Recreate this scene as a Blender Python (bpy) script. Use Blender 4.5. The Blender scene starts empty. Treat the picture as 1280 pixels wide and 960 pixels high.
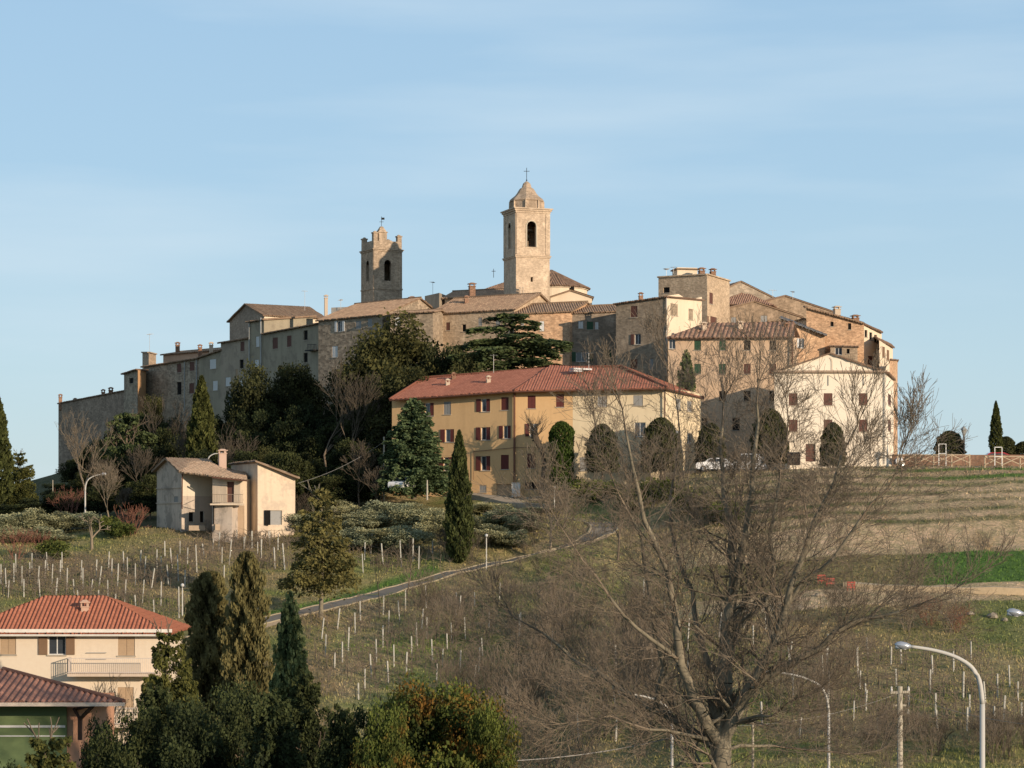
import bpy, math, random
import numpy as np
from mathutils import Vector, noise as mnoise
S = bpy.context.scene
COL = S.collection
F = 2900.0; HY = 660.0           # focal length and eye-level row for a 1280 px wide frame
OFF = {}
rnd = random.Random(7)

def P(px, py, Y): return Vector(((px-640)*Y/F, Y, (HY-py)*Y/F))
def GX(px, Y): return (px-640)*Y/F
def GZ(py, Y): return (HY-py)*Y/F

def tag(o, label=None, cat=None, group=None, kind=None):
    if label: o['label'] = label
    if cat: o['category'] = cat
    if group: o['group'] = group
    if kind: o['kind'] = kind
    return o
def thing(name, label, cat, loc, group=None):
    o = bpy.data.objects.new(name, None); COL.objects.link(o)
    o.empty_display_size = .5
    o.location = loc; OFF[o.name] = Vector(loc)
    return tag(o, label, cat, group)

class M:
    def __init__(s): s.v = []; s.f = []; s.uv = []; s.mi = []
    def poly(s, pts, uv=None):
        b = len(s.v); s.v += [tuple(p) for p in pts]; s.f.append(tuple(range(b, b+len(pts))))
        s.uv.append(uv if uv else [(0, 0)]*len(pts))
    def box(s, c, d, rz=0, taper=1.0):
        cx, cy, cz = c; dx, dy, dz = d[0]/2, d[1]/2, d[2]/2
        ca, sa = math.cos(rz), math.sin(rz); p = []
        for k, sz in enumerate((-1, 1)):
            t = taper if sz > 0 else 1
            for sx, sy in ((-1,-1),(1,-1),(1,1),(-1,1)):
                x, y = sx*dx*t, sy*dy*t
                p.append((cx+x*ca-y*sa, cy+x*sa+y*ca, cz+sz*dz))
        for f in ((3,2,1,0),(4,5,6,7),(0,1,5,4),(1,2,6,5),(2,3,7,6),(3,0,4,7)): s.poly([p[i] for i in f])
    def bar(s, a, b, w, h=None):
        a = Vector(a); b = Vector(b); h = h or w; d = (b-a)
        if d.length < 1e-6: return
        d.normalize(); up = Vector((0,0,1)) if abs(d.z) < .95 else Vector((0,1,0))
        sx = d.cross(up).normalized(); sz = sx.cross(d)
        q = []
        for e in (a, b):
            for i, j in ((-1,-1),(1,-1),(1,1),(-1,1)): q.append(e+sx*(w/2*i)+sz*(h/2*j))
        for f in ((3,2,1,0),(4,5,6,7),(0,1,5,4),(1,2,6,5),(2,3,7,6),(3,0,4,7)): s.poly([q[i] for i in f])
    def tube(s, pts, rs, n=8, cap=True):
        pts = [Vector(p) for p in pts]; rings = []
        if not isinstance(rs, (list, tuple)): rs = [rs]*len(pts)
        for i, p in enumerate(pts):
            a = pts[max(0, i-1)]; b = pts[min(len(pts)-1, i+1)]
            d = (b-a).normalized(); up = Vector((0,0,1)) if abs(d.z) < .9 else Vector((0,1,0))
            x = d.cross(up).normalized(); y = x.cross(d)
            r0 = len(s.v)
            for k in range(n):
                an = 2*math.pi*k/n; s.v.append(tuple(p+(x*math.cos(an)+y*math.sin(an))*rs[i]))
            rings.append(r0)
        for i in range(len(pts)-1):
            for k in range(n):
                k2 = (k+1) % n
                s.f.append((rings[i]+k, rings[i]+k2, rings[i+1]+k2, rings[i+1]+k)); s.uv.append([(0,0)]*4)
        if cap:
            s.f.append(tuple(rings[0]+k for k in range(n))[::-1]); s.uv.append([(0,0)]*n)
            s.f.append(tuple(rings[-1]+k for k in range(n))); s.uv.append([(0,0)]*n)
    def lathe(s, c, prof, n=16, ang0=0):
        c = Vector(c); rings = []
        for r, z in prof:
            b = len(s.v)
            for k in range(n):
                a = ang0+2*math.pi*k/n; s.v.append((c.x+r*math.cos(a), c.y+r*math.sin(a), c.z+z))
            rings.append(b)
        for i in range(len(prof)-1):
            for k in range(n):
                k2 = (k+1) % n
                s.f.append((rings[i]+k, rings[i]+k2, rings[i+1]+k2, rings[i+1]+k)); s.uv.append([(0,0)]*4)
    def build(s, name, mat, parent=None, smooth=False):
        me = bpy.data.meshes.new(name)
        off = OFF[parent.name] if parent else Vector((0,0,0))
        me.from_pydata([(v[0]-off.x, v[1]-off.y, v[2]-off.z) for v in s.v], [], s.f)
        if any(u and u[-1] != (0,0) for u in s.uv):
            ul = me.uv_layers.new(name='UVMap'); fl = []
            for u in s.uv:
                for c in u: fl += [c[0], c[1]]
            ul.data.foreach_set('uv', fl)
        me.materials.append(mat)
        if smooth: me.shade_smooth()
        o = bpy.data.objects.new(name, me); COL.objects.link(o)
        OFF[o.name] = off.copy()
        if parent: o.parent = parent
        return o

def build_top(m, name, mat, label, cat, group=None, base=None, smooth=False):
    """one-mesh thing with its origin at its base"""
    if base is None:
        xs = [v[0] for v in m.v]; ys = [v[1] for v in m.v]; zs = [v[2] for v in m.v]
        base = ((min(xs)+max(xs))/2, (min(ys)+max(ys))/2, min(zs))
    b = Vector(base); m.v = [(v[0]-b.x, v[1]-b.y, v[2]-b.z) for v in m.v]
    o = m.build(name, mat, None, smooth); o.location = b; OFF[o.name] = b
    return tag(o, label, cat, group)

def np_mesh(name, verts, faces, tone=None, mat=None):
    """verts (n,3), faces (m,k) numpy -> mesh, optional per-face tone"""
    me = bpy.data.meshes.new(name)
    n, m, k = len(verts), len(faces), faces.shape[1]
    me.vertices.add(n); me.vertices.foreach_set('co', verts.astype(np.float32).ravel())
    me.loops.add(m*k); me.loops.foreach_set('vertex_index', faces.astype(np.int32).ravel())
    me.polygons.add(m); me.polygons.foreach_set('loop_start', np.arange(0, m*k, k, dtype=np.int32))
    me.polygons.foreach_set('loop_total', np.full(m, k, dtype=np.int32))
    if tone is not None:
        a = me.attributes.new('tone', 'FLOAT', 'FACE'); a.data.foreach_set('value', tone.astype(np.float32))
    me.update(calc_edges=True)
    if mat: me.materials.append(mat)
    return me

# ------------------------------------------------------------------ materials
MATS = {}
class N:
    def __init__(s, name):
        s.m = bpy.data.materials.new(name); s.m.use_nodes = True
        s.t = s.m.node_tree; s.t.nodes.clear()
        s.out = s.n('ShaderNodeOutputMaterial'); s.b = s.n('ShaderNodeBsdfPrincipled')
        s.l(s.b.outputs[0], s.out.inputs[0]); s.b.inputs['Specular IOR Level'].default_value = .25
        s.geo = s.n('ShaderNodeNewGeometry')
    def n(s, t, **k):
        x = s.t.nodes.new(t)
        for a, b in k.items(): setattr(x, a, b)
        return x
    def l(s, a, b): s.t.links.new(a, b)
    def pos(s, sx=1, sy=1, sz=1, src=None):
        mp = s.n('ShaderNodeMapping'); mp.inputs['Scale'].default_value = (sx, sy, sz)
        s.l(src or s.geo.outputs['Position'], mp.inputs[0]); return mp.outputs[0]
    def noise(s, vec, scale, detail=4, rough=.6):
        x = s.n('ShaderNodeTexNoise'); x.inputs['Scale'].default_value = scale
        x.inputs['Detail'].default_value = detail; x.inputs['Roughness'].default_value = rough
        s.l(vec, x.inputs['Vector']); return x.outputs[0]
    def ramp(s, fac, stops):
        r = s.n('ShaderNodeValToRGB'); e = r.color_ramp.elements
        while len(e) < len(stops): e.new(.5)
        for i, (p, c) in enumerate(stops):
            e[i].position = p; e[i].color = (c, c, c, 1) if not isinstance(c, tuple) else (*c, 1)
        s.l(fac, r.inputs[0]); return r.outputs[0]
    def mix(s, fac, a, b, mode='MIX'):
        x = s.n('ShaderNodeMix', data_type='RGBA', blend_type=mode)
        for i, v in ((0, fac), (6, a), (7, b)):
            if hasattr(v, 'is_output'): s.l(v, x.inputs[i])
            elif i == 0: x.inputs[0].default_value = v
            else: x.inputs[i].default_value = (*v, 1)
        return x.outputs[2]
    def bump(s, h, strength=.4, dist=.05):
        x = s.n('ShaderNodeBump'); x.inputs['Strength'].default_value = strength; x.inputs['Distance'].default_value = dist
        s.l(h, x.inputs['Height']); s.l(x.outputs[0], s.b.inputs['Normal'])
    def fin(s, col, rough=.85):
        if hasattr(col, 'is_output'): s.l(col, s.b.inputs['Base Color'])
        else: s.b.inputs['Base Color'].default_value = (*col, 1)
        s.b.inputs['Roughness'].default_value = rough; return s.m

def plain(name, c, rough=.7, metal=0, var=.25, scale=3):
    if name in MATS: return MATS[name]
    k = N(name); n = k.noise(k.pos(), scale, 5)
    col = k.mix(n, tuple(x*(1-var) for x in c), tuple(min(1, x*(1+var)) for x in c))
    k.b.inputs['Metallic'].default_value = metal
    MATS[name] = k.fin(col, rough); return MATS[name]

def stone(name, c, c2=None, cell=.35, contrast=.35, stain=.35):
    """rubble / brick masonry: small stones of varying tone, pale mortar, large weather stains"""
    if name in MATS: return MATS[name]
    c2 = c2 or tuple(x*.6 for x in c)
    k = N(name); p = k.pos()
    v = k.n('ShaderNodeTexVoronoi'); v.inputs['Scale'].default_value = 1/cell
    k.l(k.pos(1, 1, 1.9), v.inputs['Vector'])
    sep = k.n('ShaderNodeSeparateColor'); k.l(v.outputs['Color'], sep.inputs[0])
    big = k.noise(p, .22, 6, .65); mid = k.noise(p, 1.1, 5, .7); fine = k.noise(p, 5, 4, .7)
    base = k.mix(k.ramp(big, [(.35, 0.0), (.65, 1.0)]), c, c2)
    lo = tuple([1-contrast]*3); hi = tuple([1+contrast*.6]*3)
    base = k.mix(1.0, base, k.mix(sep.outputs[0], lo, hi), 'MULTIPLY')
    base = k.mix(k.ramp(mid, [(.38, .55), (.62, 0.0)]), base, tuple(x*.55 for x in c))
    pale = k.ramp(k.noise(k.pos(1, 1, .5), .8, 5, .7), [(.55, 0.0), (.72, .55)])
    base = k.mix(pale, base, tuple(min(1, x*1.35+.03) for x in c))
    # rain streaks: stretched noise darkens in vertical runs
    st = k.ramp(k.noise(k.pos(1.5, 1.5, .12), .9, 4, .6), [(.5, 0.0), (.75, stain)])
    base = k.mix(st, base, (c[0]*.38, c[1]*.38, c[2]*.36))
    base = k.mix(.35, base, k.mix(fine, (.25,)*3, (1.0,)*3), 'OVERLAY')
    k.bump(k.mix(.5, v.outputs['Distance'], fine), .5, .06)
    MATS[name] = k.fin(base, .95); return MATS[name]

def plaster(name, c, var=.12, stain=.3, patch=None):
    if name in MATS: return MATS[name]
    k = N(name); p = k.pos()
    big = k.noise(p, .3, 6, .6); fine = k.noise(p, 3.5, 5, .7)
    base = k.mix(big, tuple(x*(1-var) for x in c), tuple(min(1, x*(1+var)) for x in c))
    st = k.ramp(k.noise(k.pos(1.3, 1.3, .1), 1.0, 5, .65), [(.48, 0.0), (.78, stain)])
    base = k.mix(st, base, tuple(x*.5 for x in c))
    if patch:
        base = k.mix(k.ramp(k.noise(p, .55, 5, .7), [(.52, 0.0), (.6, .8)]), base, patch)
    base = k.mix(.2, base, k.mix(fine, (.3,)*3, (.9,)*3), 'OVERLAY')
    k.bump(fine, .25, .03)
    MATS[name] = k.fin(base, .9); return MATS[name]

def tiles(name, c, c2, pitch=.3, course=.4, dirt=.5, lichen=(.3,.28,.2), chan=.6):
    """barrel tiles: colour per tile from the roof's own metric UV, courses marked by darker laps"""
    if name in MATS: return MATS[name]
    k = N(name); uv = k.n('ShaderNodeUVMap').outputs[0]
    sc = k.n('ShaderNodeVectorMath', operation='MULTIPLY'); sc.inputs[1].default_value = (1, 1/course, 1); k.l(uv, sc.inputs[0])
    fl = k.n('ShaderNodeVectorMath', operation='FLOOR'); k.l(sc.outputs[0], fl.inputs[0])
    fr = k.n('ShaderNodeVectorMath', operation='FRACTION'); k.l(sc.outputs[0], fr.inputs[0])
    wn = k.n('ShaderNodeTexWhiteNoise', noise_dimensions='3D'); k.l(fl.outputs[0], wn.inputs['Vector'])
    base = k.mix(wn.outputs[0], c, c2)
    sp = k.n('ShaderNodeSeparateXYZ'); k.l(fr.outputs[0], sp.inputs[0])
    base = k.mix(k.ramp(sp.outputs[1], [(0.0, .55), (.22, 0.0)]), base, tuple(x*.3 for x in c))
    # dark channel between the barrels
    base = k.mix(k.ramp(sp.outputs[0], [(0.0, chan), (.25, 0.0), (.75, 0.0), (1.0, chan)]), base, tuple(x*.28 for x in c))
    p = k.pos()
    base = k.mix(k.ramp(k.noise(p, .5, 6, .7), [(.4, 0.0), (.7, dirt)]), base, tuple(x*.45 for x in c))
    base = k.mix(k.ramp(k.noise(p, 2.2, 5, .75), [(.5, 0.0), (.68, dirt)]), base, lichen)
    MATS[name] = k.fin(base, .9); return MATS[name]

def glass_mat():
    if 'glass' in MATS: return MATS['glass']
    k = N('window_glass'); k.b.inputs['Specular IOR Level'].default_value = .6
    MATS['glass'] = k.fin(k.mix(k.noise(k.pos(), .8, 2), (.02,.025,.03), (.06,.07,.085)), .12); return MATS['glass']

def leafmat(name, dark, light, accent=None, trans=.25, big=.25):
    if name in MATS: return MATS[name]
    dark = tuple(x*1.35 for x in dark); light = tuple(x*1.3 for x in light)
    k = N(name); a = k.n('ShaderNodeAttribute', attribute_name='tone')
    oi = k.n('ShaderNodeObjectInfo')
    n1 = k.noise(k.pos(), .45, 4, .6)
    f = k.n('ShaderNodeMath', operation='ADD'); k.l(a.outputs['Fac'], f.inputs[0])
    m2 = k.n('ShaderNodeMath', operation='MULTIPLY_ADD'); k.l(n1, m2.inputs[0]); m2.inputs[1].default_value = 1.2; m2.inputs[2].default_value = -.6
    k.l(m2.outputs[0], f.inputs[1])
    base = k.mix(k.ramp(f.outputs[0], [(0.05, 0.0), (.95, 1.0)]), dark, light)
    if accent:
        base = k.mix(k.ramp(k.noise(k.pos(), .9, 5, .7), [(.5, 0.0), (.62, .85)]), base, accent)
    hue = k.mix(oi.outputs['Random'], (.78,.84,.85), (1.18,1.1,.95)); base = k.mix(1.0, base, hue, 'MULTIPLY')
    k.fin(base, .75); k.b.inputs['Specular IOR Level'].default_value = .15
    tr = k.n('ShaderNodeBsdfTranslucent'); k.l(base, tr.inputs[0])
    mx = k.n('ShaderNodeMixShader'); mx.inputs[0].default_value = trans
    k.l(k.b.outputs[0], mx.inputs[1]); k.l(tr.outputs[0], mx.inputs[2]); k.l(mx.outputs[0], k.out.inputs[0])
    MATS[name] = k.m; return k.m

# ------------------------------------------------------------------ camera, sun, sky
cam = bpy.data.cameras.new('camera'); co = bpy.data.objects.new('camera', cam); COL.objects.link(co)
co.location = (0,0,0); co.rotation_euler = (math.pi/2, 0, 0)
cam.sensor_width = 36; cam.lens = 36*F/1280; cam.shift_y = (HY-480)/1280
cam.clip_start = .5; cam.clip_end = 12000; S.camera = co
S.render.resolution_x = 1024; S.render.resolution_y = 768
SUN_AZ = math.radians(44); SUN_EL = math.radians(12)     # to the right of and behind the viewer
sd = Vector((math.sin(SUN_AZ)*math.cos(SUN_EL), -math.cos(SUN_AZ)*math.cos(SUN_EL), math.sin(SUN_EL)))
sl = bpy.data.lights.new('sun', 'SUN'); sl.energy = 5.0; sl.angle = math.radians(.55); sl.color = (1.0, .80, .60)
so = bpy.data.objects.new('sun', sl); COL.objects.link(so); so.location = (200, -200, 120)
so.rotation_euler = (-sd).to_track_quat('-Z', 'Y').to_euler()
W = bpy.data.worlds.new('World'); S.world = W; W.use_nodes = True
wt = W.node_tree; bg = wt.nodes['Background']
sky = wt.nodes.new('ShaderNodeTexSky'); sky.sky_type = 'NISHITA'; sky.sun_disc = False
sky.sun_elevation = SUN_EL; sky.sun_rotation = math.atan2(sd.x, sd.y)
sky.air_density = 1.0; sky.dust_density = .4; sky.ozone_density = 3.0; sky.altitude = 200
# the thin bright haze of a winter afternoon: an even veil over the sky colour plus faint streaks of high cloud
def wn(t, **k):
    x = wt.nodes.new(t)
    for a, b in k.items(): setattr(x, a, b)
    return x
tc = wn('ShaderNodeTexCoord'); sx = wn('ShaderNodeSeparateXYZ'); wt.links.new(tc.outputs['Generated'], sx.inputs[0])
gr = wn('ShaderNodeValToRGB'); e = gr.color_ramp.elements
e[0].position = 0.0; e[0].color = (.64,.77,.82,1); e[1].position = 1.0; e[1].color = (.23,.30,.41,1)
m1 = e.new(.07); m1.color = (.57,.76,.87,1); m2 = e.new(.15); m2.color = (.47,.69,.88,1); m3 = e.new(.26); m3.color = (.41,.63,.86,1); m4 = e.new(.45); m4.color = (.27,.37,.50,1)
wt.links.new(sx.outputs[2], gr.inputs[0])
sc10 = wn('ShaderNodeVectorMath', operation='SCALE'); sc10.inputs[3].default_value = 10.0; wt.links.new(gr.outputs[0], sc10.inputs[0])
mxs = wn('ShaderNodeMix', data_type='RGBA'); mxs.inputs[0].default_value = .8
wt.links.new(sky.outputs[0], mxs.inputs[6]); wt.links.new(sc10.outputs[0], mxs.inputs[7])
mp = wn('ShaderNodeMapping'); mp.inputs['Scale'].default_value = (1.2, 1.2, 9); mp.inputs['Rotation'].default_value = (0, .06, 0)
nz = wn('ShaderNodeTexNoise'); nz.inputs['Scale'].default_value = 2.6; nz.inputs['Detail'].default_value = 6
rp = wn('ShaderNodeValToRGB'); rp.color_ramp.elements[0].position = .46; rp.color_ramp.elements[1].position = .75
rp.color_ramp.elements[0].color = (0,0,0,1); rp.color_ramp.elements[1].color = (.5,.5,.5,1)
wt.links.new(tc.outputs['Generated'], mp.inputs[0]); wt.links.new(mp.outputs[0], nz.inputs['Vector']); wt.links.new(nz.outputs[0], rp.inputs[0])
mx2 = wn('ShaderNodeMix', data_type='RGBA'); wt.links.new(rp.outputs[0], mx2.inputs[0]); wt.links.new(mxs.outputs[2], mx2.inputs[6]); mx2.inputs[7].default_value = (6.8, 8.1, 9.0, 1)
wt.links.new(mx2.outputs[2], bg.inputs[0]); bg.inputs[1].default_value = .1
S.view_settings.view_transform = 'Standard'; S.view_settings.look = 'None'; S.view_settings.exposure = 0
S.cycles.max_bounces = 5; S.cycles.diffuse_bounces = 3; S.cycles.transparent_max_bounces = 8
# ------------------------------------------------------------------ terrain
TX = [-500, 0, 200, 350, 480, 640, 760, 900, 1080, 1280, 1800]
TR = [
 (0,   [-1.7]*11), (8, [-4]*11), (20,  [-8]*11), (40, [-12.5]*11),
 (60,  [-14.2]*7+[-13.5,-12.4,-12.2,-12]),
 (90,  [-15.2]*6+[-15,-14.6,-14.1,-14,-13.5]),
 (125, [-15,-15,-15,-15,-15.5,-15.8,-14.8,-13.6,-13.2,-12.9,-12]),
 (150, [-14,-14,-14,-14.2,-14.6,-14.8,-13.4,-11.6,-11.1,-10.9,-10]),
 (172, [-11,-11,-11.2,-11.6,-12,-12.1,-10.6,-8.6,-8.3,-8.1,-8]),
 (190, [-7.4,-7.5,-7.9,-8.4,-9,-9.2,-7.8,-5.9,-5.1,-4.6,-4]),
 (200, [-5.6,-5.8,-6.4,-7.2,-7.7,-7.5,-6.2,-4.1,-3.3,-2.7,-2]),
 (207, [-4.6,-4.9,-5.5,-6.4,-6.7,-6.0,-4.7,-2.6,-1.9,-1.5,-1]),
 (215, [-3.4,-3.7,-4.1,-5,-5.5,-4.5,-2.8,-.7,.6,1.3,2]),
 (225, [-2.2,-2.4,-2.6,-3.2,-3.2,-2.0,-.2,2.3,3.4,3.9,4]),
 (235, [-1.3,-1.4,-.3,-.7,-.6,1.2,2.6,5.2,6.1,6.3,6]),
 (250, [0,0,.5,.8,2.2,3.5,4.8,6.3,6.5,6.5,6]),
 (275, [2.5,2.4,3.2,5,8.5,9,8.5,7.5,6.6,6.3,5]),
 (300, [4,4.2,6.5,11,16,18,17,14,8.5,4,0]),
 (330, [5.5,6.2,12,18,22,24,24,21,12,-2,-8]),
 (370, [4,5,16,22,24,24,24,20,8,-9,-15]),
 (450, [-12,-10,-5,0,5,8,5,0,-6,-16,-18]),
 (600, [-26]*11), (1200, [-30]*11), (5000, [-40]*11)]
TYs = np.array([r[0] for r in TR], float); TZ = np.array([r[1] for r in TR], float); TXa = np.array(TX, float)
RKD = [None]; RZ = []
def sst(a, b, x): t = min(1, max(0, (x-a)/(b-a))); return t*t*(3-2*t)
def ground(X, Y):
    Yc = min(max(Y, 1.0), 4999); px = 640+X*F/max(Yc, 110.0)
    px = min(max(px, -500), 1800)
    j = int(np.searchsorted(TYs, Yc, side='right')-1); i = int(np.searchsorted(TXa, px, side='right')-1)
    j = min(j, len(TYs)-2); i = min(i, len(TX)-2)
    fy = (Yc-TYs[j])/(TYs[j+1]-TYs[j]); fx = (px-TXa[i])/(TXa[i+1]-TXa[i])
    fx = fx*fx*(3-2*fx)
    z = (TZ[j,i]*(1-fx)+TZ[j,i+1]*fx)*(1-fy)+(TZ[j+1,i]*(1-fx)+TZ[j+1,i+1]*fx)*fy
    z = float(z)
    if RKD[0] is not None and 195 < Y < 240:
        c, _, d = RKD[0].find((X, Y, 0))
        if d < 4.5: z = RZ[_]+(z-RZ[_])*sst(1.9, 4.5, d)
    if Y > 110: z += .22*mnoise.noise((X*.12, Y*.12, 0))+.08*mnoise.noise((X*.5, Y*.5, 3))
    return z
def hit(px, py, y0=112, y1=300):
    """first ground point seen at this pixel"""
    Y = y0; prev = None
    while Y < y1:
        d = ground(GX(px, Y), Y)-GZ(py, Y)
        if prev is not None and d >= 0:
            a, b = Y-.5, Y
            for _ in range(12):
                m = (a+b)/2
                if ground(GX(px, m), m)-GZ(py, m) >= 0: b = m
                else: a = m
            Y = (a+b)/2; return Vector((GX(px, Y), Y, ground(GX(px, Y), Y)))
        prev = d; Y += .5
    return Vector((GX(px, y1), y1, ground(GX(px, y1), y1)))

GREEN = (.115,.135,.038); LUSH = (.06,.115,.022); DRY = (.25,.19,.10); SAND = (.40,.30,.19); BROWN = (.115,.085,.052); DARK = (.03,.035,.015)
def mixc(a, b, t): t = min(1, max(0, t)); return tuple(a[i]*(1-t)+b[i]*t for i in range(3))
def sst(a, b, x): t = min(1, max(0, (x-a)/(b-a))); return t*t*(3-2*t)
def gcol(X, Y, z):
    px = 640+X*F/Y; py = HY-z*F/Y
    n = mnoise.noise((X*.11, Y*.11, 1))+.6*mnoise.noise((X*.45, Y*.45, 5))+.4*mnoise.noise((X*1.5, Y*1.5, 8))
    c = mixc(GREEN, DRY, .5+.6*n)
    # left vineyard field: thin grass with brown earth
    if px < 420: c = mixc(mixc((.105,.125,.035), (.15,.115,.065), .4+.9*n), DRY, .3+.6*mnoise.noise((X*.25, Y*.3, 2)))
    # trampled bare earth around the derelict house
    w = sst(0, 1, 1.2-abs(px-285)/75)*sst(0, 1, 1.2-abs(Y-229)/7.5)
    c = mixc(c, (.26,.19,.11), w*(.8+.5*n))
    # middle field
    if 420 <= px < 760 and Y < 212: c = mixc(mixc((.14,.165,.05), (.24,.19,.11), .4+.8*n), BROWN, sst(520, 640, px)*.5)
    # lush verge above the road
    rd = ROADY(px)
    if rd and px < 545: c = mixc(c, LUSH, sst(0, 1, 1-abs(Y-rd-4.2)/2.6)*1.1)
    # right hill
    t = sst(700, 1000, px)
    if t > 0:
        c2 = mixc(mixc((.13,.12,.05), (.24,.185,.1), .5+.8*n), BROWN, .3-.5*mnoise.noise((X*.2, Y*.2, 9)))
        wob = 1.2*mnoise.noise((X*.05, 3, Y*.02))+.35*n
        Yw = Y+wob
        if Yw > 214:
            s = .5+.5*math.sin((Yw-214)*2*math.pi/3.2)
            c2 = mixc(mixc((.34,.26,.16), (.24,.18,.11), .5+n), mixc((.06,.075,.025), LUSH, sst(1080, 1240, px)*sst(226,231,Yw)), sst(.5, .85, s)*(.7+.6*n))
            c2 = mixc(c2, LUSH, sst(1150, 1230, px)*sst(1.3, .4, abs(Yw-230.5))*.9)
        elif Yw > 204: c2 = mixc(mixc(SAND, (.3,.23,.13), .5+.8*n), (.19,.14,.08), .8*sst(.15, .5, mnoise.noise((X*1.1, z*.25, 4))))
        elif Yw > 190.5: c2 = mixc((.14,.12,.055), LUSH, sst(1120, 1190, px)*(1.1+.5*n))
        elif Yw > 184: c2 = mixc(SAND, (.25,.2,.11), .35+.8*n)
        elif Yw > 170: c2 = mixc(mixc((.14,.13,.05), DRY, .8*n+.5), LUSH, .5*sst(1180, 1240, px))
        else: c2 = mixc(mixc((.125,.135,.04), (.26,.20,.11), .4+.9*n), LUSH, .3*sst(.3,.8,n))
        c = mixc(c, c2, t)
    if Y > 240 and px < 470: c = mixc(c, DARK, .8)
    if Y > 244 and px > 600: c = mixc(c, (.3,.27,.22), sst(244, 247, Y)*.8)
    return c
RP = [(250,800),(330,778),(400,762),(480,741),(545,722),(600,709),(650,698),(700,688),(735,678),(758,667),(764,658),(750,651),(728,648),(700,648)]
RPW = []
def ROADY(px):
    for (a, b) in zip(RPW[:-1], RPW[1:]):
        pa, pb = a[0], b[0]
        if pa <= px <= pb: return a[1]+(b[1]-a[1])*(px-pa)/(pb-pa+1e-6)
    return None
for (a, b) in RP:
    h = hit(a, b); RPW.append((a, h.y, h))

from mathutils import kdtree
def smooth_line(pts, step=1.2, it=6):
    cv = []
    for a, b in zip(pts[:-1], pts[1:]):
        n = max(1, int((b-a).length/step))
        for q in range(n): cv.append(a.lerp(b, q/n))
    cv.append(pts[-1])
    for _ in range(it): cv = [cv[0]]+[(cv[i-1]+cv[i]*2+cv[i+1])/4 for i in range(1, len(cv)-1)]+[cv[-1]]
    return cv
cl = smooth_line([w[2] for w in RPW], .8, 14); kd_ = kdtree.KDTree(len(cl))
for i, q in enumerate(cl): kd_.insert((q.x, q.y, 0), i)
kd_.balance(); RZ += [q.z for q in cl]; RKD[0] = kd_
def build_ground():
    xs = np.concatenate([[-6000,-2000,-700,-250], np.arange(-110, 110.1, .75), [250,700,2000,6000]])
    ys = np.concatenate([[-300,-60,0,4,8,14,20,30,40,50,60,75,90,100,108], np.arange(112, 262, .6), np.arange(262, 380, 3), [400,450,520,600,800,1200,2500,5000,9000]])
    v = np.zeros((len(ys), len(xs), 3), np.float32); c = np.ones((len(ys), len(xs), 4), np.float32)
    for j, Y in enumerate(ys):
        for i, X in enumerate(xs):
            z = ground(float(X), float(max(Y, 0))); v[j, i] = (X, Y, z)
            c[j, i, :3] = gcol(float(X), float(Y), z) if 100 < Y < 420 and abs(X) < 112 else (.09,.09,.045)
    nx = len(xs); idx = np.arange(len(ys)*nx).reshape(len(ys), nx)
    f = np.stack([idx[:-1,:-1], idx[:-1,1:], idx[1:,1:], idx[1:,:-1]], -1).reshape(-1, 4)
    me = np_mesh('ground', v.reshape(-1, 3), f)
    a = me.color_attributes.new('soil', 'FLOAT_COLOR', 'POINT'); a.data.foreach_set('color', c.ravel())
    me.shade_smooth()
    k = N('ground'); at = k.n('ShaderNodeAttribute', attribute_name='soil')
    f1 = k.noise(k.pos(), 3.2, 6, .75); f2 = k.noise(k.pos(), .8, 5, .7)
    b = k.mix(1.0, at.outputs['Color'], k.mix(k.ramp(f1, [(.3, 0.0), (.7, 1.0)]), (.95,.95,.9), (2.1,2.05,2.1)), 'MULTIPLY')
    b = k.mix(1.0, b, k.mix(k.ramp(f2, [(.35, 0.0), (.65, 1.0)]), (.7,.78,.68), (1.25,1.18,1.2)), 'MULTIPLY')
    k.bump(f1, 1.0, .25); me.materials.append(k.fin(b, .95))
    o = bpy.data.objects.new('ground', me); COL.objects.link(o); tag(o, kind='structure')
build_ground()

def ribbon(name, pts, w, lift, matl, step=1.2):
    """a draped strip with its own slight crossfall"""
    cv = []
    for a, b in zip(pts[:-1], pts[1:]):
        n = max(1, int((b-a).length/step))
        for q in range(n): cv.append(a.lerp(b, q/n))
    cv.append(pts[-1])
    for _ in range(6): cv = [cv[0]]+[(cv[i-1]+cv[i]*2+cv[i+1])/4 for i in range(1, len(cv)-1)]+[cv[-1]]
    m = M(); rows = []
    for i, p in enumerate(cv):
        d = (cv[min(i+1, len(cv)-1)]-cv[max(i-1, 0)]); d.z = 0; d.normalize(); n = Vector((-d.y, d.x, 0)); r = []
        zc = max(ground(p.x+n.x*w*s, p.y+n.y*w*s) for s in (-.5, 0, .5))
        for s in (-.5, 0, .5): r.append((p.x+n.x*w*s, p.y+n.y*w*s, zc+lift))
        rows.append(r)
    for a, b in zip(rows[:-1], rows[1:]):
        for s in range(2): m.poly([a[s+1], a[s], b[s], b[s+1]])
    for a, b in zip(rows[:-1], rows[1:]):
        for e in (0, 2): m.poly([a[e], b[e], (b[e][0], b[e][1], b[e][2]-.8), (a[e][0], a[e][1], a[e][2]-.8)])
    o = m.build(name, matl); return tag(o, kind='structure'), rows
asph = plain('asphalt', (.22,.19,.15), .9, 0, .3, 2)
_, rrows = ribbon('road', [w[2] for w in RPW], 2.7, .04, asph)
km = M()
for e in (0, 2):
    for a, b in zip(rrows[:-1], rrows[1:]):
        km.bar(Vector(a[e])+Vector((0,0,.03)), Vector(b[e])+Vector((0,0,.03)), .16, .1)
tag(km.build('kerb', plain('kerb_stone', (.34,.29,.2), .9)), kind='structure')
pp = [hit(x, y) for x, y in ((700,637),(670,634),(640,628),(600,622),(570,616))]
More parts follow.
